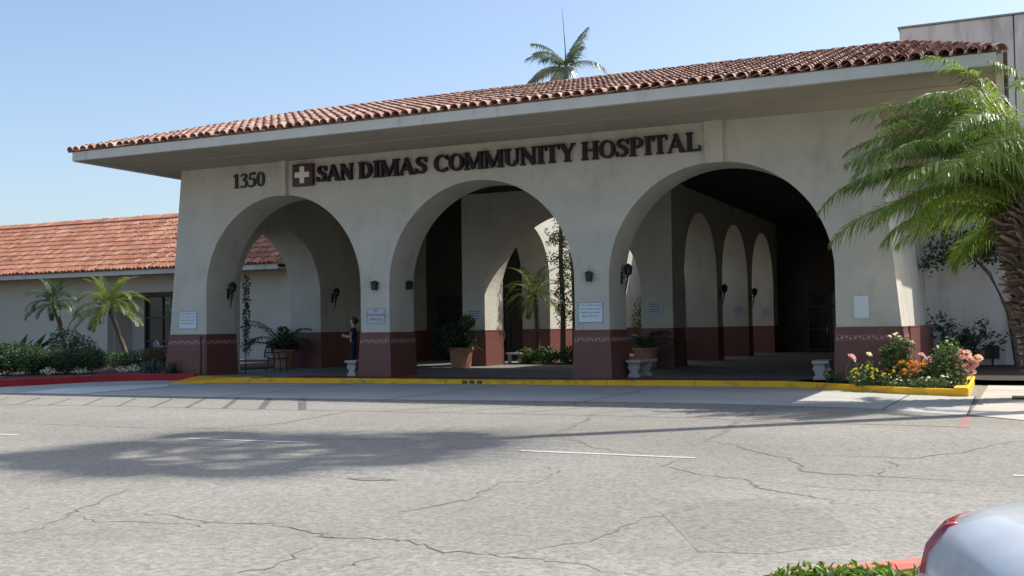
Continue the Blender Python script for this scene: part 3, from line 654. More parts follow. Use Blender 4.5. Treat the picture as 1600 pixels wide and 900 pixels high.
mainb = empty('main_block', (0, 20, 0), 'plain stucco block mostly hidden by the portico, upper part added to shade the wing roof', 'building'); mo = Vector(mainb.location)
m = MB(); m.box(-5.6,-.01,15.0,17,0,6.9); m.box(-5.6,5.97,17,27,0,11.75); m.box(-5.6,21.9,27.01,38,0,8.6)  # upper storey is out of view, sized to cast shade on the wing roof
m.v = [tuple(Vector(v)-mo) for v in m.v]; m.build('wall', M['stucco_plain'], mainb)
blk = empty('tower_block', (26, 12, 0), 'weathered tall grey stucco block behind the right end of the tiled roof', 'building'); bo = Vector(blk.location)
def Bk(m, name, mat, **k): m.v = [tuple(Vector(v)-bo) for v in m.v]; return m.build(name, mat, blk, **k)
m = MB(); m.box(21.33,24.66,10.02,24,0,10.86); Bk(m, 'wall_panel', M['block'], bevel=.03)
m = MB(); m.box(24.69,36,10.0,24,0,10.86); Bk(m, 'wall_panel', M['block'], bevel=.03)
m = MB(); m.box(24.64,24.70,10.08,24,0,10.8); Bk(m, 'expansion_joint', M['joint'])
m = MB(); m.box(21.28,36.05,9.96,24.05,10.87,10.92); Bk(m, 'coping', M['coping'], bevel=.01)

# ------------------------------------------------------------------ lamps and small signs
def wall_lantern(loc, rz, label, group='square wall lanterns'):
    e = empty('wall_lantern', loc, label, 'wall lamp', group, rz)
    b = MB(); b.box(-.05,.05,-.02,0,-.09,.09); b.build('backplate', M['black'], e)
    b = MB(); b.taper(-.085,.085,-.19,-.02,-.1,.12,-.02); b.build('housing', M['black'], e, bevel=.008)
    b = MB(); b.hexa([(-.1,-.205,.12),(.1,-.205,.12),(.1,-.01,.12),(-.1,-.01,.12),(-.03,-.12,.17),(.03,-.12,.17),(.03,-.06,.17),(-.03,-.06,.17)]); b.build('cap', M['black'], e)
    return e
wall_lantern((7.715,0,2.6), 0, 'black square wall lantern on the front of the second pier from the left'); wall_lantern((14.315,0,2.655), 0, 'black square wall lantern on the front of the third pier, above a blue-edged sign')
wall_lantern((8.15,.97,2.63), R(90), 'black square wall lantern on the inner side of the second pier')
def torch(loc, rz, label):
    e = empty('torch_sconce', loc, label, 'wall lamp', 'torch-shaped wall sconces', rz)
    b = MB(); b.box(-.05,.05,-.03,0,-.22,.12); b.build('backplate', M['black'], e)
    b = MB(); b.tube([(0,-.03,-.05),(0,-.12,-.04),(0,-.17,0)], .018, 6); b.build('arm', M['black'], e)
    b = MB(); b.tube([(0,-.10,-.50),(0,-.14,-.30),(0,-.19,.0)], [.012,.022,.035], 7); b.build('tail', M['black'], e)
    b = MB(); b.lathe([(.035,0),(.10,.05),(.12,.2),(.135,.21),(.10,.27),(.03,.33)], 8, (0,-.2,0)); b.build('lantern', M['black'], e)
    return e
torch((1.47,1.02,2.62), R(90), 'black torch sconce on the inner side of the leftmost pier'); torch((14.83,.98,2.72), R(90), 'black torch sconce on the inner side of the third pier')
torch((1.36,7.05,2.6), R(90), 'black torch sconce deep inside the left arch on the side wall')
torch((14.17,14.5,2.6), R(90), 'black torch sconce on the first pier of the inner arcade')
torch((14.17,19.9,2.6), R(90), 'black torch sconce on the second pier of the inner arcade')

def text(parent, lines, x, z, size, mat, y, gap):
    for i, t in enumerate(lines):
        cu = bpy.data.curves.new('t', 'FONT'); cu.body = t; cu.size = size; cu.align_x = 'CENTER'; cu.resolution_u = 2; cu.extrude = .001
        ob = bpy.data.objects.new('t', cu); C.objects.link(ob)
        me = bpy.data.meshes.new_from_object(ob.evaluated_get(bpy.context.evaluated_depsgraph_get())); bpy.data.objects.remove(ob); bpy.data.curves.remove(cu)
        me.materials.clear(); me.materials.append(mat)
        tag(link('text_line', me, parent, loc=(x, y, z-i*gap), rotv=(R(90),0,0)), kind='stuff')
SMOKE = ['For The Health and Safety', 'Of Our Patients, Please', 'Refrain From Smoking', 'Beyond This Point']
def wall_sign(name, loc, w_, h, label, lines, size, gap, plate='signwhite', edge='signblue', rz=0):
    e = empty(name, loc, label, 'sign', None, rz)
    if edge: b = MB(); b.box(-w_/2-.02,w_/2+.02,-.012,-.001,-.02,h+.02); b.build('frame', M[edge], e)
    b = MB(); b.box(-w_/2,w_/2,-.02,-.0125 if edge else -.001,0,h); b.build('plate', M[plate], e)
    if isinstance(lines, int):                                      # print too small to read: rows of ink
        b = MB(); rr = random.Random(int(loc[0]*10))
        for i in range(lines): hw = w_*rr.uniform(.28,.40); b.box(-hw,hw,-.0222,-.0205,h-size*1.3-i*gap,h-size*.9-i*gap)
        b.build('print', M['signink'], e, kind='stuff')
    elif lines: text(e, lines, 0, h-size*1.25, size, M['signink'], -.0215, gap)
    return e
wall_sign('notice_sign', (.74,0,1.47), .68, .52, 'white notice with lines of small print on the leftmost pier', SMOKE, .062, .098)
wall_sign('notice_sign', (14.31,0,1.49), .66, .50, 'pale blue-edged notice with five lines of print on the third pier', SMOKE, .062, .094)
e = wall_sign('parking_sign', (7.70,0,1.52), .62, .48, 'grey sign with dark bold capitals and a thin border on the second pier', ['NO', 'UNATTENDED', 'VEHICLES'], .098, .125, 'signgrey', None)
b = MB()
for x0, x1, z0, z1 in ((-.28,.28,.445,.455),(-.28,.28,.025,.035),(-.29,-.28,.025,.455),(.28,.29,.025,.455)): b.box(x0,x1,-.0225,-.0205,z0,z1)
b.build('border', M['signink'], e)
wall_sign('blank_plate', (21.13,0,1.49), .33, .52, 'plain pale rectangular plate on the rightmost pier', None, 0, 0, 'signwhite', None)
wall_sign('inner_notice', (6.82,8.0,1.62), .5, .4, 'small pale notice on the inner left screen pier behind the potted shrub', 4, .06, .08, 'signgrey', None)
wall_sign('inner_notice', (13.58,8.0,1.75), .52, .4, 'small pale notice on the inner screen pier behind the potted palm', 4, .06, .08, 'signgrey', None)
wall_sign('inner_notice', (13.78,19.46,1.75), .5, .42, 'small pale notice on the second inner arcade pier', 4, .06, .085, 'signgrey', None)
wall_sign('inner_notice', (13.78,24.95,1.75), .5, .42, 'small pale notice on the farthest inner arcade pier', 4, .06, .085, 'signgrey', None)
e = empty('meter_box', (-18.1,14.55,1.85), 'small dark box on the low wing wall beside the curved buttress', 'box')
b = MB(); b.box(-.16,.16,-.12,-.005,0,.34); b.build('case', M['black'], e, bevel=.01)
b = MB(); b.box(.24,.34,-.06,-.005,.02,.32); b.build('conduit', M['white_plastic'], e, bevel=.01)
e = empty('utility_box', (23.8,9.9,0), 'small dark box on the shaded wall right of the flower bed', 'box')
b = MB(); b.box(-.2,.2,-.18,.0,.22,.62); b.build('case', M['black'], e, bevel=.015)
b = MB(); b.lathe([(.03,0),(.03,.22)], 8, (0,-.09,0)); b.build('post', M['black'], e)
e = empty('black_post', (1.42,-.2,0), 'thin black metal post at the corner of the leftmost pier', 'post')
b = MB(); b.lathe([(.06,0),(.06,.03),(.03,.04),(.03,1.15),(.04,1.16),(.04,1.2),(.01,1.23)], 10); b.build('pole', M['black'], e)

# ------------------------------------------------------------------ benches and pots
def bench(loc, rz, label):
    e = empty('stone_bench', loc, label, 'bench', 'cast stone benches', rz)
    b = MB(); n = 9
    for i in range(n-1):
        y0, y1 = -.62+1.24*i/(n-1), -.62+1.24*(i+1)/(n-1)
        f = lambda y: .05*(1-(y/.62)**2)
        b.hexa([(-.2-f(y0)+.05,y0,.40),(.2-f(y0)+.05,y0,.40),(.2-f(y1)+.05,y1,.40),(-.2-f(y1)+.05,y1,.40),(-.2-f(y0)+.05,y0,.465),(.2-f(y0)+.05,y0,.465),(.2-f(y1)+.05,y1,.465),(-.2-f(y1)+.05,y1,.465)])
    b.build('seat', M['cast'], e)
    prof = [(.15,0),(.15,.06),(.11,.09),(.085,.14),(.13,.22),(.155,.28),(.12,.34),(.15,.37),(.15,.40)]
    for s in (-.42, .42):
        b = MB()
        for k in range(len(prof)-1):
            (r0, z0), (r1, z1) = prof[k], prof[k+1]; t0, t1 = .06+r0*.1, .06+r1*.1
            b.hexa([(-r0,s-t0,z0),(r0,s-t0,z0),(r0,s+t0,z0),(-r0,s+t0,z0),(-r1,s-t1,z1),(r1,s-t1,z1),(r1,s+t1,z1),(-r1,s+t1,z1)])
        b.build('support', M['cast'], e)
    return e
bench((6.70,.70,0), 0, 'cast stone bench beside the second pier, in front of the person'); bench((15.2,1.35,0), R(-4), 'cast stone bench with scroll supports right of the third pier'); bench((20.05,.95,0), 0, 'cast stone bench half behind the flower bed at the rightmost pier')
def pot(loc, r, h, label):
    e = empty('terracotta_pot', loc, label, 'pot', 'large terracotta pots')
    b = MB(); b.lathe([(r*.74,0),(r*.78,.02),(r*.94,h*.84),(r*1.04,h*.86),(r*1.06,h*.98),(r*1.0,h),(r*.90,h),(r*.86,h*.9)], 24, cap=True); b.build('pot_body', M['terracotta'], e, smooth=False)
    b = MB(); b.lathe([(r*.88,h*.88),(r*.3,h*.92)], 16); b.build('potting_soil', M['soil'], e); return e

# ------------------------------------------------------------------ plants
def frond_mesh(name, L, elev, droop, nl, leaf, wid, seed, mats, lift=.25, stem=.12, hang=.35, taper=.5, r0=.022, vang=.5, fwd=1.0, plum=1.0):
    """feather frond leaving the origin along +X at the given elevation and arching down"""
    rr = random.Random(seed); m = MB(); n = 18; P = [Vector((0,0,0))]; a = elev
    for i in range(n):
        a -= droop/n*(.4+1.2*i/n); P.append(P[-1]+Vector((math.cos(a),0,math.sin(a)))*L/n)
    m.tube(P[::2]+[P[-1]] if n % 2 else P[::2], [r0*(1-.85*i/len(P[::2])) for i in range(len(P[::2])+(n % 2))], 4, 1)
    for k in range(nl):
        t = stem+(1-stem)*k/(nl-1); f = t*n; i = min(int(f), n-1); p = P[i].lerp(P[i+1], f-i); d = (P[i+1]-P[i]).normalized()
        up = Vector((-d.z,0,d.x)); ln = leaf*(math.sin(math.pi*min(1, (.18+.82*(t-stem)/(1-stem)*.98)))**taper)*rr.uniform(.85,1.1)
        if t > .97: ln *= .8
        for s in (-1, 1):
            fw = (.45+.75*t)*fwd; q = (d*fw + Vector((0,s,0))*(1.05-.5*t*fwd) + up*(vang*(1-.5*t)+rr.uniform(-.12,.12)*plum)).normalized()
            g = Vector((0,0,-1)); w_ = wid*rr.uniform(.8,1.15)
            side = q.cross(up).normalized()*w_/2 if rr.random() < .7 else q.cross(Vector((0,0,1))).normalized()*w_/2
            p1 = p+q*ln*.5+g*ln*hang*.22; p2 = p+q*ln+g*ln*hang*rr.uniform(.6,1.2)
            b = len(m.v); m.v += [tuple(p-side*.5), tuple(p+side*.5), tuple(p1-side), tuple(p1+side), tuple(p2)]
            m.f += [(b,b+1,b+3,b+2),(b+2,b+3,b+4)]; m.m += [0,0]
    return m.mesh(name, mats)
def palm_crown(root, zc, classes, gold=2.39996, rstart=0, seed=1, part='frond', rad=.1, tilt=.1, skip=None, off=(0,0)):
    rr = random.Random(seed); az = rstart
    for meshes, cnt, zz in classes:
        for i in range(cnt):
            az += gold
            if skip and skip(az % (2*math.pi), zz): continue
            me = meshes[i % len(meshes)]; o = link(part, me, root)
            o.location = (off[0]+rad*math.cos(az), off[1]+rad*math.sin(az), zc+zz); o.rotation_euler = (rr.uniform(-tilt*3,tilt*3), rr.uniform(-tilt,tilt), az+rr.uniform(-.15,.15))
            s = rr.uniform(.9,1.08); o.scale = (s,s,s)

def leaf_blob(name, blobs, n, size, mat, parent, seed=1, shell=.55, flat=.0, aspect=.5, clump=0):
    """many small leaves through a set of ellipsoids (x,y,z,rx,ry,rz)"""
    rr = random.Random(seed); V = []; F = []; vols = [bb[3]*bb[4]*bb[5] for bb in blobs]
    centres = []
    for _ in range(n):
        bb = rr.choices(blobs, vols)[0]
        while True:
            u = Vector((rr.uniform(-1,1), rr.uniform(-1,1), rr.uniform(-1,1)))
            if shell < u.length <= 1 or (u.length <= 1 and rr.random() < .25): break
        u *= 1+rr.uniform(-.12,.16)
        if clump and centres and rr.random() < .75:
            c = rr.choice(centres[-60:]) + Vector((rr.gauss(0,clump), rr.gauss(0,clump), rr.gauss(0,clump)))
        else:
            c = Vector((bb[0]+u.x*bb[3], bb[1]+u.y*bb[4], bb[2]+u.z*bb[5]))
            if clump: centres.append(c)
        nrm = (Vector((u.x/bb[3],u.y/bb[4],u.z/bb[5]+.3)).normalized()*.7+Vector((rr.gauss(0,.6),rr.gauss(0,.6),rr.gauss(0,.6)+flat))).normalized()
        t = nrm.orthogonal().normalized(); t.rotate(Matrix.Rotation(rr.uniform(0,6.28), 3, nrm)); s_ = nrm.cross(t); z = size*rr.uniform(.6,1.3)
        a, e = t*z*.5, s_*z*aspect*.5; k = nrm*z*.12; b = len(V)
        V += [tuple(c-a), tuple(c+e+k), tuple(c+a), tuple(c-e+k)]; F += [(b,b+1,b+2),(b,b+2,b+3)]
    me = bpy.data.meshes.new(name); me.from_pydata(V, [], F); me.materials.append(mat); return link(name, me, parent)
def stems(parent, pts, base, r=.02, seed=0, mat='stem'):
    rr = random.Random(seed); m = MB()
    for p in pts:
        p = Vector(p); b_ = Vector(base)+Vector((rr.uniform(-.1,.1),rr.uniform(-.1,.1),0)); mid = b_.lerp(p,.5)+Vector((rr.uniform(-.1,.1),rr.uniform(-.1,.1),.05))
        m.tube([b_, mid, p], [r, r*.7, r*.35], 5)
    return m.build('stem', M[mat], parent)
def strap_clump(root, n, L, wid, mat, seed=1, part='foliage', spread=1.0, erect=1.1):
    rr = random.Random(seed); m = MB()
    for i in range(n):
        az = rr.uniform(0,6.28); el = rr.uniform(.35,erect+.3); l = L*rr.uniform(.7,1.1); P = [Vector((rr.uniform(-.08,.08)*spread,rr.uniform(-.08,.08)*spread,0))]
        for k in range(5):
            a = el-k*.28*rr.uniform(.6,1.2); P.append(P[-1]+Vector((math.cos(az)*math.cos(a),math.sin(az)*math.cos(a),math.sin(a)))*l/5)
        s = Vector((-math.sin(az),math.cos(az),0)); b = len(m.v)
        for k, p in enumerate(P):
            ww = wid*(1, 1.3, 1.4, 1.15, .7, .08)[k]*.5; m.v += [tuple(p-s*ww), tuple(p+s*ww)]
        for k in range(5): m.f.append((b+2*k,b+2*k+1,b+2*k+3,b+2*k+2)); m.m.append(0)
    return m.build(part, mat, root)

# the large date palm at the right edge
dp = empty('date_palm', (24.82,-2.95,-.14), 'large date palm with a thick shaggy trunk at the right edge', 'tree')
b = MB(); b.lathe([(.27,0),(.21,.15),(.19,.6),(.24,1.1),(.34,1.8),(.44,2.5),(.50,3.15),(.42,3.8),(.2,4.2)], 14); b.build('trunk', M['bark'], dp)
b = MB(); rr = random.Random(4)
for i in range(900):
    t = rr.random()**.85; z = .3+3.5*t; az = i*2.39996; rb = .18+.34*min(1,t*1.15); l = rr.uniform(.20,.46)*(0.3+.9*t)
    p = Vector((rb*math.cos(az),rb*math.sin(az),z)); d = Vector((math.cos(az)*.75,math.sin(az)*.75,rr.uniform(-.2,.9))).normalized(); s = Vector((-math.sin(az),math.cos(az),rr.uniform(-.4,.4)))*rr.uniform(.03,.075)
    q = p+d*l; k = Vector((0,0,-.03)); n = len(b.v)
    b.v += [tuple(p-s),tuple(p+s),tuple(q+s*.6),tuple(q-s*.6),tuple(p+k*2),tuple(q+k)]
    b.f += [(n,n+1,n+2,n+3),(n+1,n+4,n+5,n+2),(n+4,n,n+3,n+5),(n+3,n+2,n+5)]; b.m += [0]*4
b.build('leaf_boots', M['boot'], dp)
b = MB()
for i in range(46):
    az = i*2.39996; z = rr.uniform(3.4,4.0); p = Vector((.36*math.cos(az),.36*math.sin(az),z)); d = Vector((math.cos(az),math.sin(az),rr.uniform(.5,1.3))).normalized(); b.tube([p,p+d*rr.uniform(.25,.45)], [.04,.028], 5)
b.build('cut_stems', M['freshcut'], dp)
PM = [M['f_palm'], M['rachis']]
def FM(tag_, L, el, dr, n=3, leaf=.56, nl=110, **k): return [frond_mesh('frond', L*(1+.05*i), R(el+4*i), R(dr+6*i), nl, leaf, .027, 100+i+int(el*3), PM, hang=.75, vang=.25, fwd=.62, plum=3.0, **k) for i in range(n)]
def fan_fronds(root, zc, meshes, azs, zz, seed):
    rr = random.Random(seed)
    for i, a in enumerate(azs):
        o = link('frond', meshes[i % len(meshes)], root); az = R(a+rr.uniform(-2.5,2.5))
        o.location = (.16*math.cos(az), .16*math.sin(az), zc+zz); o.rotation_euler = (rr.uniform(-.5,.5), rr.uniform(-.16,.16), az); k = rr.uniform(.85,1.08); o.scale = (k,k,k)
span = lambda a, c, n: [a+(c-a)*(i+.5)/n for i in range(n)]
fan_fronds(dp, 3.8, FM('a',3.4,82,72), span(190,262,5)+[330,365], .25, 1)
fan_fronds(dp, 3.8, FM('b',3.9,68,96), span(196,256,6)+[360], .15, 2)
fan_fronds(dp, 3.8, FM('c',4.1,54,94), span(190,252,7), .05, 3)
fan_fronds(dp, 3.8, FM('d',4.1,40,84), span(184,248,7), -.0, 4)
fan_fronds(dp, 3.8, FM('e',3.8,27,72), span(178,244,5), -.1, 5)
fan_fronds(dp, 3.8, FM('g',2.9,14,66), span(170,238,3)+[30], -.2, 6)
fan_fronds(dp, 3.8, FM('f',2.0,-4,70), [188,150], -.3, 7)
sheet('tree_pit', [(24.3,-3.5),(25.4,-3.5),(25.4,-2.4),(24.3,-2.4)], -.134, M['soil'])
# tall fan palm outside the frame on the right: its shadow crosses the car park
fp = empty('fan_palm', (26.75,-4.45,-.15), 'tall fan palm with a slender grey trunk right of the car park', 'tree')
b = MB(); b.tube([(0,0,0),(.05,.02,4),(0,.05,10),(-.05,0,16),(0,0,20.0)], [.36,.26,.21,.19,.21], 10); b.build('trunk', M['bark'], fp)
b = MB(); rr = random.Random(12)
for i in range(38):
    az = i*2.39996; el = R(78-150*((i+.5)/38)**.9); pl = rr.uniform(1.2,2.3); d = Vector((math.cos(az)*math.cos(el),math.sin(az)*math.cos(el),math.sin(el)))
    p0 = Vector((0,0,19.9)); p1 = p0+d*pl+Vector((0,0,-.15)); b.tube([p0,p1], [.035,.02], 4, 1)
    s = Vector((-math.sin(az),math.cos(az),0)); fl = rr.uniform(1.25,1.9); prev = None
    for k in range(15):
        g = R(-105+15*k); dd = (d*math.cos(g)+s*math.sin(g)); q = p1+dd*fl*.42+Vector((0,0,-.06)); tip = p1+dd*fl+Vector((0,0,-.30-.25*abs(math.sin(g))))
        if prev is not None:
            b.poly([tuple(p1),tuple(prev),tuple(q)]); 
        sd = (q-p1).cross(d.cross(s)).normalized()*.05; b.poly([tuple(q-sd),tuple(q+sd),tuple(tip)]); prev = q
b.build('crown', [M['f_fan'], M['stem']], fp)

# king palm rising beyond the roof
kp = empty('king_palm', (1.75,30,0), 'slender palm rising into the sky behind the portico roof', 'tree')
b = MB(); b.tube([(0,0,0),(.05,0,6),(0,0,12),(0,0,15.1)], [.2,.15,.12,.10], 8); b.build('trunk', M['bark'], kp)
b = MB(); b.tube([(0,0,14.5),(0,0,15.5),(0,0,16.4)], [.13,.17,.06], 8); b.build('crownshaft', M['f_king'], kp)
b = MB(); b.tube([(0,0,16.0),(-.05,0,17.4),(-.2,0,19.6)], [.05,.03,.008], 5); b.build('spear_leaf', M['f_king'], kp)
KM = [M['f_king'], M['rachis']]
def KF(L, el, dr, s): return frond_mesh('frond', L, R(el), R(dr), 52, .70, .055, s, KM, hang=.8, vang=.25, stem=.1)
for me, az, el in ((KF(2.9,52,62,1),182,0), (KF(2.7,60,55,2),200,0), (KF(2.4,20,70,3),190,0), (KF(2.3,2,50,4),215,0), (KF(2.4,58,20,5),5,0), (KF(1.9,35,30,6),-12,0), (KF(2.5,22,80,7),20,0), (KF(2.2,30,70,8),-80,0), (KF(2.0,70,40,9),90,0), (KF(2.2,-5,40,10),-40,0), (KF(2.2,0,50,11),160,0), (KF(2.3,40,70,12),-120,0)):
    o = link('frond', me, kp); o.location = (0,0,16.15); o.scale = (1.08,1.15,1.08); o.rotation_euler = (0,0,R(az)-.434)

# left planting bed
def small_palm(name, loc, top, label, seed, L=1.5, mats=None, leaf=.34, counts=(5,7,8,6), trunkr=.09):
    e = empty(name, loc, label, 'tree'); t = Vector(top)-Vector(loc); mats = mats or [M['f_palm'], M['rachis']]
    b = MB(); b.tube([(0,0,0), t*.35+Vector((.06,0,0)), t*.7+Vector((.03,0,.02)), t], [trunkr*1.3,trunkr,trunkr*1.1,trunkr*.9], 8); b.build('trunk', M['bark'], e)
    b = MB(); rr = random.Random(seed)
    for i in range(60):
        f = rr.random(); p = t*f; az = rr.uniform(0,6.28); d = Vector((math.cos(az),math.sin(az),rr.uniform(-.2,.8))); s = Vector((-math.sin(az),math.cos(az),0))*.025; p = p+d*trunkr*.8; q = p+d*rr.uniform(.06,.14)
        b.quad(p-s,p+s,q+s*.5,q-s*.5)
    b.build('leaf_boots', M['boot'], e)
    def f(el, dr, k): return [frond_mesh('frond', L*(1+.06*i), R(el+5*i), R(dr+8*i), 34, leaf, .028, seed*7+k+i, mats, r0=.012, hang=.45) for i in range(2)]
    palm_crown(e, t.z, [(f(72,60,1),counts[0],.06), (f(48,90,3),counts[1],.03), (f(22,90,5),counts[2],0), (f(-8,60,7),counts[3],-.05)], seed=seed, rad=.04, off=(t.x,t.y))
    return e
small_palm('pygmy_palm', (-10.75,6,.03), (-11.8,6,2.65), 'leaning dark-trunked small palm at the far left of the bed', 31, 1.2, [M['f_dark'], M['rachis']])
small_palm('pygmy_palm', (-7.6,6,.03), (-8.75,6,2.45), 'bright feathery small palm in front of the low wing entrance', 32, 1.6, [leafmat('bright_palm_leaf', [(.08,.125,.025),(.12,.165,.035),(.16,.18,.055)], .35), M['rachis']], counts=(7,10,10,7))
e = empty('slim_sapling', (-5.6,6.5,.03), 'slim single-stem sapling right of the feathery palm', 'plant'); stems(e, [(0.02,0,2.6)], (0,0,0), .025, 3); leaf_blob('foliage', [(0,0,2.3,.45,.45,.4)], 70, .22, M['f_hedge'], e, 3)
for k, (x, y, h, lb) in enumerate([(-11.9,4.2,1.9,'bird-of-paradise plant with broad upright dark leaves at the left edge'), (-11.0,4.4,1.7,'bird-of-paradise plant right of the leftmost one, against the wing wall')]):
    e = empty('bird_of_paradise', (x,y,.03), lb, 'plant', 'broad-leaved bed plants'); strap_clump(e, 26, h, .26, M['f_strap'], 40+k, spread=3, erect=1.25)
e = empty('leafy_shrub', (-9.6,4.6,.03), 'dark leafy shrub behind the hedge beside the leaning palm', 'shrub'); leaf_blob('foliage', [(0,0,.9,.7,.6,.65),(.7,.2,.7,.6,.5,.5)], 1300, .13, M['f_dark'], e, 5); stems(e, [(0,0,1.2),(.5,.1,.9),(-.4,0,1.1)], (0,0,0))
def hedge(loc, dims, label, n, mat, seed, size=.085, rows=5, rz=0, extra=()):
    e = empty('hedge', loc, label, 'hedge', None, rz); rr = random.Random(seed); bl = []
    for i in range(rows):
        x = -dims[0]/2+dims[0]*(i+.5)/rows; bl.append((x, rr.uniform(-.08,.08), dims[2]*.52+rr.uniform(-.05,.05), dims[0]/rows*.75, dims[1]/2*rr.uniform(.9,1.1), dims[2]*.5*rr.uniform(.92,1.08)))
    leaf_blob('foliage', bl, n, size, mat, e, seed, .5); stems(e, [(bb[0],bb[1],bb[2]) for bb in bl], (0,0,0), .02, seed); return e
hedge((-6.9,-2.6,.03), (3.4,2.0,1.1), 'bushy dark green hedge at the left edge behind the red kerb', 15000, M['f_hedge'], 51, .085, 6, R(24))
hedge((-5.55,-1.55,.03), (2.4,1.5,.98), 'bushy hedge section between the leftmost hedge and the rounded one', 9000, M['f_hedge'], 55, .085, 4, R(24))
hedge((-4.15,-.35,.03), (2.3,1.3,.82), 'rounded leafy hedge section between the left hedge and the clipped one', 9000, M['f_hedge'], 54, .08, 4, R(24))
hedge((-4.2,2.6,.03), (3.8,1.0,.72), 'low clipped dark hedge behind the red kerb', 11000, M['f_hedge'], 52, .06, 9, R(12))
e = empty('reddish_shrub', (-2.35,1.9,.03), 'reddish brown leafy shrub left of the leftmost pier', 'shrub'); leaf_blob('foliage', [(0,0,.45,.48,.45,.42),(.35,-.2,.32,.35,.3,.28)], 1500, .09, M['f_red'], e, 6); stems(e, [(0,0,.5),(.3,-.2,.35),(-.2,.1,.5)], (0,0,0))
for k, (x, y, lb) in enumerate([(-1.2,.4,'clump of dark strap leaves just left of the leftmost pier base'), (-.55,-.15,'clump of dark strap leaves in front of the leftmost pier'), (.25,-.22,'clump of dark strap leaves right of the others at the leftmost pier')]):
    e = empty('strap_leaf_clump', (x,y,.03), lb, 'plant', 'strap leaf clumps at the first pier'); strap_clump(e, 60, .62, .03, M['f_strap'], 60+k, spread=1.6, erect=1.35)
e = empty('pale_grass_clump', (-3.1,3.1,.03), 'pale grassy clump with whitish tips behind the clipped hedge', 'plant'); strap_clump(e, 60, .95, .035, M['f_mix'], 66, spread=1.8, erect=1.45)
rr = random.Random(3)
for k, (x, y) in enumerate([(-6.3,-3.75),(-5.6,-3.3),(-4.9,-2.55),(-3.95,-1.25),(-3.3,-.55),(-2.9,1.45),(-2.75,.75)]):
    o = leaf_blob('white_flower_patch', [(0,0,.12,.28,.22,.12)], 60, .08, M['p_white'], None, 80+k, .2); o.location = (x,y,.03)
    tag(o, ['small white flowers under the left hedge, leftmost patch','small white flowers under the left hedge, second patch from the left','small white flowers under the left hedge, third patch from the left','small white flowers below the gap between the hedges','small white flowers below the rounded hedge','pale flowers at the foot of the clipped hedge','pale flowers between the clipped hedge and the reddish shrub'][k], 'flowers', 'white flower patches along the red kerb')
def chair(loc, rz, label, mat):
    e = empty('patio_chair', loc, label, 'chair', None, rz)
    b = MB(); b.box(-.25,.25,-.25,.25,.40,.44); b.build('seat', mat, e, bevel=.015)
    b = MB()
    for i in range(7): a = R(20+140*i/6); b.tube([(.27*math.cos(a),.24,.44),(.30*math.cos(a)*1.05,.30,.44+.42*math.sin(a))], .014, 5)
    b.tube([(.33*math.cos(R(180*i/12)),.3,.44+.46*math.sin(R(180*i/12))) for i in range(13)], .022, 6); b.build('backrest', mat, e)
    for sx in (-.22,.22):
        for sy in (-.22,.22): b = MB(); b.tube([(sx,sy,.41),(sx*1.15,sy*1.15,0)], .02, 6); b.build('leg', mat, e)
    for s in (-1,1): b = MB(); b.tube([(s*.33,.28,.62),(s*.34,-.2,.64),(s*.27,-.24,.43)], .02, 6); b.build('armrest', mat, e)
    return e
chair((-13.55,14.2,.03), R(160), 'white plastic chair with a round back by the low wing door', M['white_plastic'])
chair((1.75,3.2,0), R(100), 'dark metal chair just inside the left arch behind the leftmost pier', M['black'])
e = empty('climbing_vine', (1.62,1.75,0), 'dark narrow vine climbing beside the inner edge of the leftmost pier', 'plant')
stems(e, [(0,0,3.2)], (0,0,0), .02, 9); leaf_blob('foliage', [(0.02,0,z,.13,.13,.35) for z in (.9,1.4,1.9,2.4,2.9)], 520, .10, M['f_dark'], e, 9)

# pots and their plants
p1 = pot((.25,5.55,0), .42, .68, 'terracotta pot under the left arch, holding a feathery palm')
e = empty('potted_palm', (.25,5.55,.6), 'feathery palm growing in the pot under the left arch', 'plant'); e.scale = (1.3,1.3,1.3)
DM = [M['f_dark'], M['stem']]
for az, el, L in ((205,58,1.75),(190,40,1.7),(230,70,1.5),(12,48,1.15),(25,66,1.2),(-30,75,1.1),(150,55,1.3),(250,35,1.4)):
    o = link('frond', frond_mesh('frond', L, R(el), R(78), 34, .42, .035, az+el, DM, r0=.014, hang=.6), e); o.rotation_euler = (0,0,R(az)-.43)
leaf_blob('foliage', [(0,0,.2,.42,.42,.22)], 420, .14, M['f_dark'], e, 12)
pot((6.95,6.7,0), .43, .70, 'sunlit terracotta pot beside the inner left screen pier')
e = empty('potted_shrub', (6.95,6.7,.6), 'dark spiky bushy shrub growing in the sunlit pot', 'plant')
strap_clump(e, 70, 1.05, .06, M['f_dark'], 71, spread=2, erect=1.5); leaf_blob('foliage', [(0,0,.45,.52,.5,.42),(-.45,0,.65,.38,.35,.3),(.25,0,.95,.32,.3,.32),(-.3,-.1,.2,.5,.4,.3)], 1300, .13, M['f_dark'], e, 13)
leaf_blob('new_growth', [(.3,-.1,1.0,.24,.22,.25)], 170, .11, M['f_mix'], e, 14); stems(e, [(0,0,.9),(-.4,0,.7),(.25,0,1.0)], (0,0,0))
pot((13.55,7.05,0), .44, .66, 'terracotta pot in the right arch, holding a drooping palm')
e = empty('potted_palm', (13.55,7.05,.56), 'drooping dark palm growing in the pot in the right arch', 'plant')
for az, el, L in ((170,62,1.2),(185,45,1.3),(10,50,1.35),(-5,66,1.4),(25,38,1.2),(100,70,1.2),(-90,60,1.1),(215,60,1.1)):
    o = link('frond', frond_mesh('frond', L, R(el), R(95), 32, .34, .032, az+el, DM, r0=.013, hang=.6), e); o.rotation_euler = (0,0,R(az)-.43)

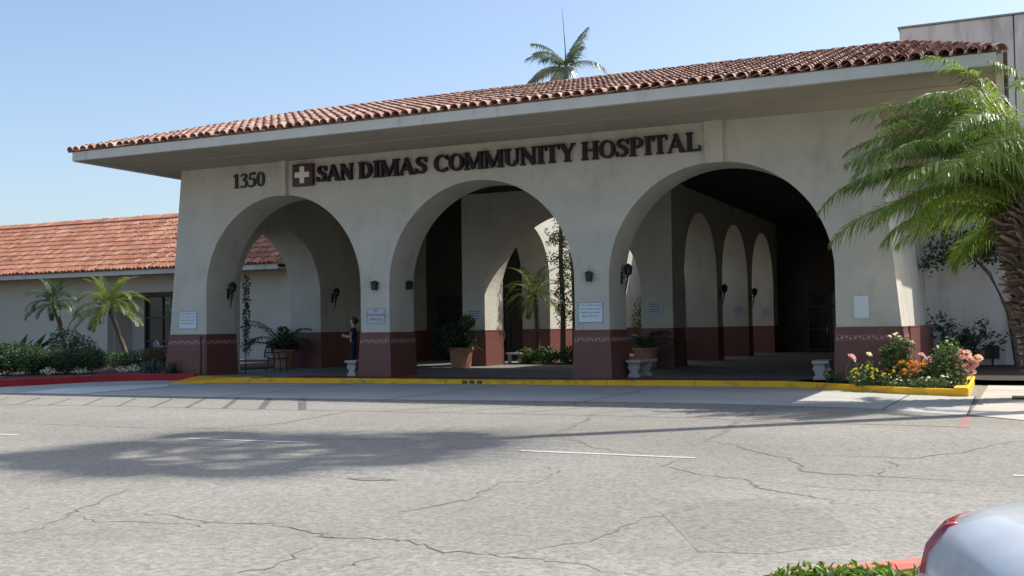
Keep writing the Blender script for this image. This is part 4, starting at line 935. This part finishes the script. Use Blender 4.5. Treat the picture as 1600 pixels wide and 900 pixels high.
# courtyard planting
small_palm('courtyard_palm', (7.75,11.5,.03), (7.7,11.5,2.6), 'small feathery palm in the courtyard seen through the middle arch', 91, 1.45, [M['f_mix'], M['rachis']])
for k, (x, lb) in enumerate([(8.78,'left of two slender trunks with climbing leaves in the courtyard'), (9.15,'right of two slender trunks with climbing leaves in the courtyard')]):
    e = empty('courtyard_tree', (x,11.6+.3*k,.03), lb, 'tree', 'slender courtyard trees'); b = MB(); b.tube([(0,0,0),(.03,0,2),(-.03,0,4),(0,0,6.2)], [.12,.10,.09,.06], 8); b.build('trunk', M['bark'], e)
    leaf_blob('crown', [(.08+.14*k,0,z,.34,.30,.5) for z in (1.8,2.5,3.2,4.0,4.8,5.5)]+[(-.25,-.1,3.9,.35,.25,.3),(-.35,0,4.8,.4,.3,.35),(.3,0,5.9,.6,.5,.5)], 2100, .12, M['f_mix'], e, 92+k, .3, clump=.10)
for k, (x, y, r, h, mt, lb) in enumerate([(7.95,9.95,.42,.55,'f_mix','pale leafy shrub at the foot of the courtyard palm, left'), (8.75,10.0,.5,.6,'f_hedge','green courtyard shrub in the middle of the row under the middle arch'), (9.7,10.1,.5,.62,'f_hedge','green courtyard shrub at the right of the row under the middle arch'), (12.3,11.6,.6,1.5,'f_mix','tall courtyard shrub seen in the gap beside the third pier'), (11.6,13.5,.7,2.6,'f_mix','tall leafy courtyard shrub farther back in the gap beside the third pier'), (12.2,16.5,.8,3.4,'f_red','reddish courtyard shrub farthest back in the gap beside the third pier')]):
    e = empty('courtyard_shrub', (x,y,.03), lb, 'shrub', 'courtyard shrubs'); leaf_blob('foliage', [(0,0,h*.5,r,r*.8,h*.5),(r*.5,0,h*.4,r*.6,r*.6,h*.4)], int(700*h+500), .11, M[mt], e, 95+k, .45); stems(e, [(0,0,h*.6),(r*.4,0,h*.5)], (0,0,0))
e = empty('courtyard_boulder', (10.25,9.75,.0), 'pale rounded stone at the right end of the courtyard shrubs', 'stone'); b = MB(); b.lathe([(.18,0),(.26,.08),(.24,.2),(.12,.28)], 9); b.build('stone', M['cast'], e, smooth=True)
e = empty('courtyard_bench', (7.6,9.75,.0), 'small pale stone seat behind the sunlit screen pier', 'bench'); b = MB(); b.box(-.3,.3,-.15,.15,.36,.43); b.build('seat', M['cast'], e, bevel=.01)
for s in (-.2,.2): b = MB(); b.lathe([(.09,0),(.06,.1),(.1,.2),(.06,.28),(.1,.36)], 8, (s,0,0)); b.build('support', M['cast'], e)

# shrubs on the shaded right wall
e = empty('wall_shrub', (23.0,8.9,0), 'sparse dark shrub against the shaded wall behind the flower bed', 'shrub')
leaf_blob('foliage', [(-.2,0,.9,.7,.4,.55),(.4,0,.8,.7,.4,.4),(-.8,0,1.45,.3,.2,.25),(.6,0,1.3,.3,.2,.3),(1.2,0,.9,.4,.2,.15),(0,0,.4,.6,.4,.4),(-1.0,0,1.7,.15,.1,.12)], 850, .15, M['f_dark'], e, 21, .3, clump=.09)
stems(e, [(-.2,0,1.0),(.5,0,1.0),(-1.0,0,1.7),(1.3,0,.95),(.7,0,1.5)], (0,0,0), .025, 4)
e = empty('wall_tree', (23.6,8.7,0), 'dark leaning tree whose foliage hangs before the shaded wall', 'tree')
b = MB(); b.tube([(.9,.2,0),(.7,0,1.6),(.2,0,2.8),(-.4,0,3.5)], [.10,.08,.06,.03], 7); b.build('trunk', M['bark'], e)
leaf_blob('crown', [(-.6,0,3.55,1.0,.5,.45),(-1.4,-.1,3.2,.6,.4,.22),(.2,0,3.9,.8,.5,.5),(-1.1,0,4.2,.5,.4,.35),(.3,0,3.4,.5,.4,.3)], 1500, .15, M['f_dark'], e, 22, .25, clump=.12)

# flower bed
def blooms(parent, pts, r, mat, seed, petals=16, part='bloom'):
    rr = random.Random(seed)
    for (x, y, z) in pts:
        m = MB()
        for i in range(petals):
            az = i*2.39996; t = (i+.5)/petals; d = Vector((math.cos(az)*math.sqrt(t),math.sin(az)*math.sqrt(t),.75*(1-t)+.15)); p = d*r*.45; q = d*r; s = Vector((-math.sin(az),math.cos(az),0))*r*(.25+.35*t); u = Vector((0,0,r*.25*rr.uniform(-.3,1)))
            m.poly([tuple(p-s*.4),tuple(p+s*.4),tuple(q+s+u),tuple(q*1.12+u*.6),tuple(q-s+u)])
        m.build(part, mat, parent, loc=(x,y,z), rotv=(rr.uniform(.2,.9),rr.uniform(-.5,.5),rr.uniform(0,6)))
def rose(loc, label, blob, n, pts, r, pm, seed, leafm='f_rose', size=.085):
    e = empty('rose_bush', loc, label, 'flower', 'flowers in the yellow-kerbed bed')
    leaf_blob('foliage', blob, n, size, M[leafm], e, seed, .25, aspect=.6); stems(e, [(p[0],p[1],p[2]-.02) for p in pts[:9]]+[(bb[0],bb[1],bb[2]) for bb in blob], (0,0,0), .012, seed, 'rachis'); blooms(e, pts, r, M[pm], seed)
    return e
rr = random.Random(77)
rose((21.05,-1.0,-.03), 'single large pink rose in front of the rightmost pier', [(.05,.05,.25,.2,.15,.25),(.3,.1,.3,.15,.15,.2)], 130, [(-.05,-.1,.60)], .12, 'p_pink', 201)
rose((21.3,-.8,-.03), 'small white rose beside the single pink one', [(.05,0,.3,.15,.12,.28)], 60, [(0.05,0,.66)], .085, 'p_white', 202)
rose((22.0,-1.1,-.03), 'tall leafy shrub with tiny white blooms before the corner of the rightmost pier', [(0,0,.5,.34,.3,.38),(.12,0,.85,.3,.22,.22),(-.2,.05,.75,.2,.2,.2)], 620, [(-.15,-.05,1.08),(-.05,-.1,1.12),(.06,0,1.07),(.32,0,.95),(.0,.05,1.14),(.12,-.1,1.02)], .05, 'p_white', 203, size=.12)
rose((22.58,-1.25,-.03), 'pale pink rose cluster in the middle of the flower bed', [(0,0,.3,.15,.15,.28)], 70, [(-.06,0,.66),(.03,-.05,.56),(.12,0,.50),(.0,.05,.48),(.1,-.1,.58)], .085, 'p_pink', 204)
rose((22.95,-1.35,-.03), 'dense pale green leafy bush at the right of the flower bed', [(0,0,.38,.42,.36,.4),(.1,0,.72,.3,.25,.25),(-.3,-.2,.2,.3,.25,.22),(.25,-.25,.22,.28,.25,.22)], 1500, [(-.1,-.1,.86),(.3,-.3,.3)], .045, 'p_white', 205)
rose((23.25,-.6,-.03), 'leafy sprig with dark glossy leaves behind the large pink cluster', [(-.1,0,.65,.2,.2,.35),(-.2,0,.95,.18,.15,.16)], 170, [(-.25,0,.95)], .05, 'p_white', 208, 'f_hedge', .12)
rose((23.32,-1.3,-.03), 'large pink rose cluster at the right end of the flower bed', [(0,0,.25,.2,.2,.25)], 120, [(-.1,-.1,.50),(.05,-.1,.60),(.18,-.05,.58),(.12,-.1,.70),(.26,-.1,.52),(.0,-.05,.72),(.28,-.1,.40),(.2,-.2,.32),(-.14,-.1,.60),(.34,-.05,.60),(.1,-.15,.42)], .10, 'p_pink', 206)
def marigold(loc, label, rx, ry, h, n, nb, pm, seed, leafm='f_rose', br=.05):
    e = empty('marigold_clump', loc, label, 'flower', 'flowers in the yellow-kerbed bed'); rr = random.Random(seed)
    leaf_blob('foliage', [(0,0,h*.45,rx,ry,h*.5)], n, .07, M[leafm], e, seed, .3)
    blooms(e, [(rr.uniform(-.9,.9)*rx, rr.uniform(-1.0,.6)*ry, h*rr.uniform(.45,1.12)) for _ in range(nb)], br, M[pm], seed, 10)
marigold((21.3,-1.35,-.03), 'yellow flower clump at the left of the flower bed', .34, .25, .40, 420, 24, 'p_yellow', 211, br=.036)
marigold((21.75,-1.6,-.03), 'yellow flower clump between the left yellow and orange ones', .28, .22, .34, 320, 20, 'p_yellow', 212, br=.034)
marigold((21.95,-1.45,-.03), 'small orange flower clump left of the brightest one', .25, .2, .42, 260, 14, 'p_orange', 213, br=.04)
marigold((22.35,-1.55,-.03), 'brightest orange flower clump in the middle of the bed', .28, .24, .50, 340, 34, 'p_orange', 214, br=.046)
marigold((22.2,-1.85,-.03), 'low white flower clump along the yellow kerb', .42, .2, .2, 380, 12, 'p_white', 215, br=.035)
marigold((22.75,-2.15,-.03), 'low pale leafy clump near the kerb corner', .4, .2, .26, 420, 8, 'p_white', 216, br=.035)
marigold((21.4,-1.55,-.03), 'low white-dotted clump at the left kerb edge of the flower bed', .35, .15, .18, 260, 9, 'p_white', 217, br=.03)
marigold((20.55,-.62,-.03), 'small pale-flowered clump beside the bench at the rightmost pier', .2, .16, .3, 160, 5, 'p_yellow', 218, 'f_hedge', .035)

# ------------------------------------------------------------------ parking island and car in the foreground
kerb('island_kerb', [(24.2,-19.2), (23.55,-19.82), (23.05,-20.25), (22.9,-20.8), (23.05,-22.2)], -.15, .0, .15, M['salmon'], .8)
sheet('island_soil', [(24.3,-19.3), (23.63,-19.92), (23.2,-20.32), (23.05,-20.8), (23.2,-22.2), (24.3,-22.2)], -.03, M['soil'])
gc = leaf_blob('ground_cover', [(23.36,-20.55,.0,.27,.24,.10),(23.58,-20.45,.0,.28,.28,.085),(23.75,-20.7,.0,.3,.35,.05),(23.35,-21.2,.0,.25,.5,.10),(23.65,-21.4,.02,.4,.5,.12),(23.95,-20.35,.0,.18,.3,.10),(23.16,-20.62,.0,.12,.25,.06)], 8200, .06, M['f_grass'], None, 301, .2, 0, .42)
tag(gc, 'low bright green ground cover on the parking island beside the car', 'ground cover', kind='stuff')
e = empty('yellowing_shrub', (23.86,-20.45,-.03), 'yellowish leafy sprig on the island next to the tail light', 'plant')
leaf_blob('foliage', [(0,0,.06,.14,.2,.08)], 300, .06, leafmat('yellow_green_leaf', [(.22,.24,.05),(.32,.28,.07),(.14,.19,.04)], .35), e, 302, .2); stems(e, [(0,0,.2)], (0,0,0), .008, 2)

car = empty('parked_car', (24.245,-24.21,-.175), 'silver white car at the bottom right, seen from behind its tail light', 'car', None, R(20))
m, nt, b = newmat('car_paint')
b.inputs['Base Color'].default_value = (.60,.62,.62,1); b.inputs['Metallic'].default_value = .05; b.inputs['Roughness'].default_value = .32
b.inputs['Coat Weight'].default_value = .6; b.inputs['Coat Roughness'].default_value = .06
dust = ramp(nt, noise(nt, 7, 6, .7), [(.45, (.56,.58,.585)), (.75, (.68,.69,.685))]); nt.links.new(dust, b.inputs['Base Color']); M['paint'] = m
M['tail'] = plain('tail_light_red', (.36,.025,.032), .1, 0, .6, .7); M['taillens'] = plain('tail_light_clear', (.66,.46,.48), .2, 0, .5, .2)
M['rubber'] = plain('rubber', (.015,.015,.015), .8); M['rim'] = plain('alloy', (.4,.4,.42), .3, .9); M['plate'] = plain('number_plate', (.6,.6,.58), .5)
# plan outline of the car at a given inset; x grows forward from the rear bumper, y across (half width .92)
def outline(xr, hw, L, n=10, cr=.62, cf=.55):
    pts = []
    for i in range(n+1): a = R(90*i/n); pts.append((xr+cr-cr*math.sin(R(90)-a)**.9 if 0 else xr+cr*(1-math.cos(R(90)-a)) if 0 else xr+cr*(1-math.sin(a)), hw-cr*(1-math.cos(a)) if 0 else hw-cr*.62*(1-math.cos(a))))
    q = []
    for x, y in reversed(pts): q.append((x, y))
    rear = [(x, y) for x, y in pts]             # from side toward rear centre is increasing i
    rear = [(xr+cr*(1-math.sin(R(90*i/n))), hw-cr*.62*(1-math.cos(R(90*i/n)))) for i in range(n+1)]
    front = [(xr+L-cf*(1-math.cos(R(90*i/n))), hw-cf*.6*(1-math.sin(R(90*i/n)))) for i in range(n+1)]
    left = rear[::-1] + front[::-1]
    return left + [(x, -y) for x, y in reversed(left)]
lv = [(.22,.10,.80,4.45),(.30,.03,.87,4.58),(.50,.0,.90,4.62),(.72,.0,.92,4.6),(.90,.01,.925,4.56),(1.01,.03,.915,4.5),(1.075,.07,.89,4.42),(1.11,.14,.85,4.3)]
body = MB(); nn = None
for z, xr, hw, L in lv:
    o_ = outline(xr, hw, L-xr); nn = len(o_); body.v += [(x, y, z) for x, y in o_]
for k in range(len(lv)-1):
    for i in range(nn): j = (i+1) % nn; body.f.append((k*nn+i, k*nn+j, (k+1)*nn+j, (k+1)*nn+i)); body.m.append(0)
# crowned deck
prev = (len(lv)-1)*nn
for sc_, dz in ((.965,.006),(.9,.011),(.75,.018),(.5,.024),(.25,.027)):
    b0 = len(body.v); z, xr, hw, L = lv[-1]
    for x, y in outline(xr, hw, L-xr): body.v.append((2.2+(x-2.2)*(.5+.5*sc_) if x > .9 else x+(1-sc_)*.35, y*sc_, z+dz))
    for i in range(nn): j = (i+1) % nn; body.f.append((prev+i, prev+j, b0+j, b0+i)); body.m.append(0)
    prev = b0
body.f.append(tuple(prev+i for i in range(nn))); body.m.append(0)
body.build('body', M['paint'], car, smooth=True)
cab = MB(); 
for z, x0, x1, hw in ((1.05,1.15,3.6,.78),(1.25,1.45,3.2,.72),(1.42,1.85,2.8,.62),(1.46,2.0,2.65,.55)):
    cab.v += [(x0,hw*.86,z),(x0+.2,hw,z),(x1-.2,hw,z),(x1,hw*.86,z),(x1,-hw*.86,z),(x1-.2,-hw,z),(x0+.2,-hw,z),(x0,-hw*.86,z)]
for k in range(3):
    for i in range(8): j = (i+1) % 8; cab.f.append((k*8+i,k*8+j,(k+1)*8+j,(k+1)*8+i)); cab.m.append(0 if k < 2 else 1)
cab.f.append(tuple(24+i for i in range(8))); cab.m.append(1); cab.build('cabin', [M['glass'], M['paint']], car, smooth=False, bevel=.02)
def tail(side):
    n = 14; m = MB(); rows = []
    def at(z):
        for k in range(len(lv)-1):
            if lv[k][0] <= z <= lv[k+1][0]:
                t = (z-lv[k][0])/(lv[k+1][0]-lv[k][0]); return lv[k][1]*(1-t)+lv[k+1][1]*t, lv[k][2]*(1-t)+lv[k+1][2]*t
    for z, g in ((.70,.002),(.78,.008),(.88,.01),(.96,.01),(1.02,.01),(1.055,.009),(1.075,.006),(1.085,.002)):
        xr, hw = at(z); r = []
        for i in range(n+1):
            a = 22+62*i/n; cr = .62
            r.append((xr+cr*(1-math.sin(R(a)))-g*math.sin(R(a)), side*(hw-cr*.62*(1-math.cos(R(a)))+g*math.cos(R(a))), z+.5*g*(z > .98)))
        rows.append(r)
    for k in range(len(rows)-1):
        for i in range(n): m.quad(rows[k][i], rows[k][i+1], rows[k+1][i+1], rows[k+1][i], 1 if (0 <= k <= 2 and i > 11) else 0)
    o = m.build('tail_light', [M['tail'], M['taillens']], car, smooth=True)
    bm = bmesh.new(); bm.from_mesh(o.data); bmesh.ops.remove_doubles(bm, verts=bm.verts, dist=1e-5); bm.to_mesh(o.data); bm.free()
    sd = o.modifiers.new('t', 'SOLIDIFY'); sd.thickness = .04; sd.offset = -1 if side > 0 else 1; return o
tail(1); tail(-1)
b = MB(); b.tube([(.40+.0*i,-.6+.12*i,1.139) for i in range(11)], .006, 5); b.build('boot_seam', M['rubber'], car)
b = MB(); b.box(-.015,.02,-.26,.26,.58,.72); b.build('number_plate', M['plate'], car)
for x in (.95, 3.65):
    for s in (-1, 1):
        b = MB(); b.tube([(x,s*.70,.33),(x,s*.90,.33)], .33, 22); wh = b.build('wheel', M['rubber'], car, bevel=.02)
        b = MB(); b.tube([(x,s*.89,.33),(x,s*.905,.33)], .21, 16); b.build('rim', M['rim'], wh)

# ------------------------------------------------------------------ the person by the second pier
def person(loc, rz):
    e = empty('person', loc, 'person in dark navy clothes standing beside the stone bench, forearms raised', 'person', None, rz)
    V = []; E = []; Rr = []
    def v(p, r): V.append(p); Rr.append(r); return len(V)-1
    def ch(start, seq):
        a = start
        for p, r in seq: c = v(p, r); E.append((a, c)); a = c
        return a
    pel = v((0,0,.95), (.155,.115)); 
    ab = ch(pel, [((0,.0,1.08),(.145,.105)),((0,-.01,1.24),(.165,.115)),((0,.01,1.38),(.15,.10))]); neck = ch(ab, [((0,.015,1.47),(.06,.06))])
    head = ch(neck, [((0,-.005,1.55),(.068,.078)),((0,-.012,1.62),(.076,.092)),((0,0,1.69),(.06,.072))])
    for s in (-1, 1):
        ch(pel, [((s*.09,0,.84),(.10,.105)),((s*.10,-.015,.5),(.068,.07)),((s*.10,.02,.12),(.045,.047)),((s*.105,-.03,.045),(.045,.04)),((s*.11,-.15,.03),(.04,.026))])
        hd = ch(ab, [((s*.17,.01,1.37),(.07,.07)),((s*.215,.02,1.15),(.052,.052)),((s*.16 if s < 0 else s*.12,-.22,1.13 if s < 0 else 1.17),(.038,.036)),((s*.06,-.30,1.16 if s < 0 else 1.20),(.034,.022))])
        p = Vector(V[hd])
        for k in range(5):
            if k == 0: ch(hd, [(tuple(p+Vector((-s*.01,-.01,.035))),(.010,.010)),(tuple(p+Vector((-s*.03,-.03,.055))),(.009,.009))])
            else:
                o_ = (k-2.5)*.019; ln = (0,.055,.062,.058,.045)[k]
                ch(hd, [(tuple(p+Vector((-s*.045,-.03,o_))),(.010,.010)),(tuple(p+Vector((-s*(.045+ln*.6),-.03+ln*.25,o_*1.1))),(.009,.009)),(tuple(p+Vector((-s*(.045+ln),-.03+ln*.6,o_*1.1))),(.007,.007))])
    me = bpy.data.meshes.new('body'); me.from_pydata(V, E, []); ob = bpy.data.objects.new('b', me); C.objects.link(ob)
    sk = ob.modifiers.new('s', 'SKIN'); sk.use_smooth_shade = True
    for i, r in enumerate(Rr): me.skin_vertices[0].data[i].radius = r; me.skin_vertices[0].data[i].use_root = (i == 0)
    ob.modifiers.new('u', 'SUBSURF').levels = 2
    bpy.context.view_layer.update()
    fin = bpy.data.meshes.new_from_object(ob.evaluated_get(bpy.context.evaluated_depsgraph_get())); bpy.data.objects.remove(ob)
    fin.materials.clear(); fin.materials.append(M['scrubs']); fin.materials.append(M['skin']); fin.materials.append(M['rubber'])
    for p in fin.polygons:
        c = p.center; p.use_smooth = True
        if c.z > 1.43 or (c.y < -.04 and 1.0 < c.z < 1.3): p.material_index = 1
        elif c.z < .07: p.material_index = 2
    link('body', fin, e)
    b = MB(); b.lathe([(.04,-.13),(.075,-.1),(.088,-.03),(.09,.03),(.07,.07),(.03,.09)], 14, (0,.036,1.66)); b.lathe([(.02,-.05),(.045,-.02),(.045,.02),(.02,.05)], 10, (0,.135,1.63)); b.build('hair', M['hair'], e, smooth=True)
    b = MB()
    for s in (-.03,.03): b.lathe([(.002,-.009),(.01,0),(.002,.009)], 8, (s,-.098,1.635))
    b.build('eye', M['hair'], e)
    b = MB(); b.hexa([(-.013,-.088,1.59),(.013,-.088,1.59),(.008,-.07,1.59),(-.008,-.07,1.59),(-.005,-.095,1.635),(.005,-.095,1.635),(.005,-.08,1.635),(-.005,-.08,1.635)]); b.hexa([(-.011,-.118,1.592),(.011,-.118,1.592),(.014,-.085,1.59),(-.014,-.085,1.59),(-.004,-.1,1.635),(.004,-.1,1.635),(.006,-.085,1.635),(-.006,-.085,1.635)]); b.box(-.022,.022,-.094,-.08,1.558,1.566); b.build('face_detail', M['skin'], e)
    return e
person((6.27,.98,0), R(-62))
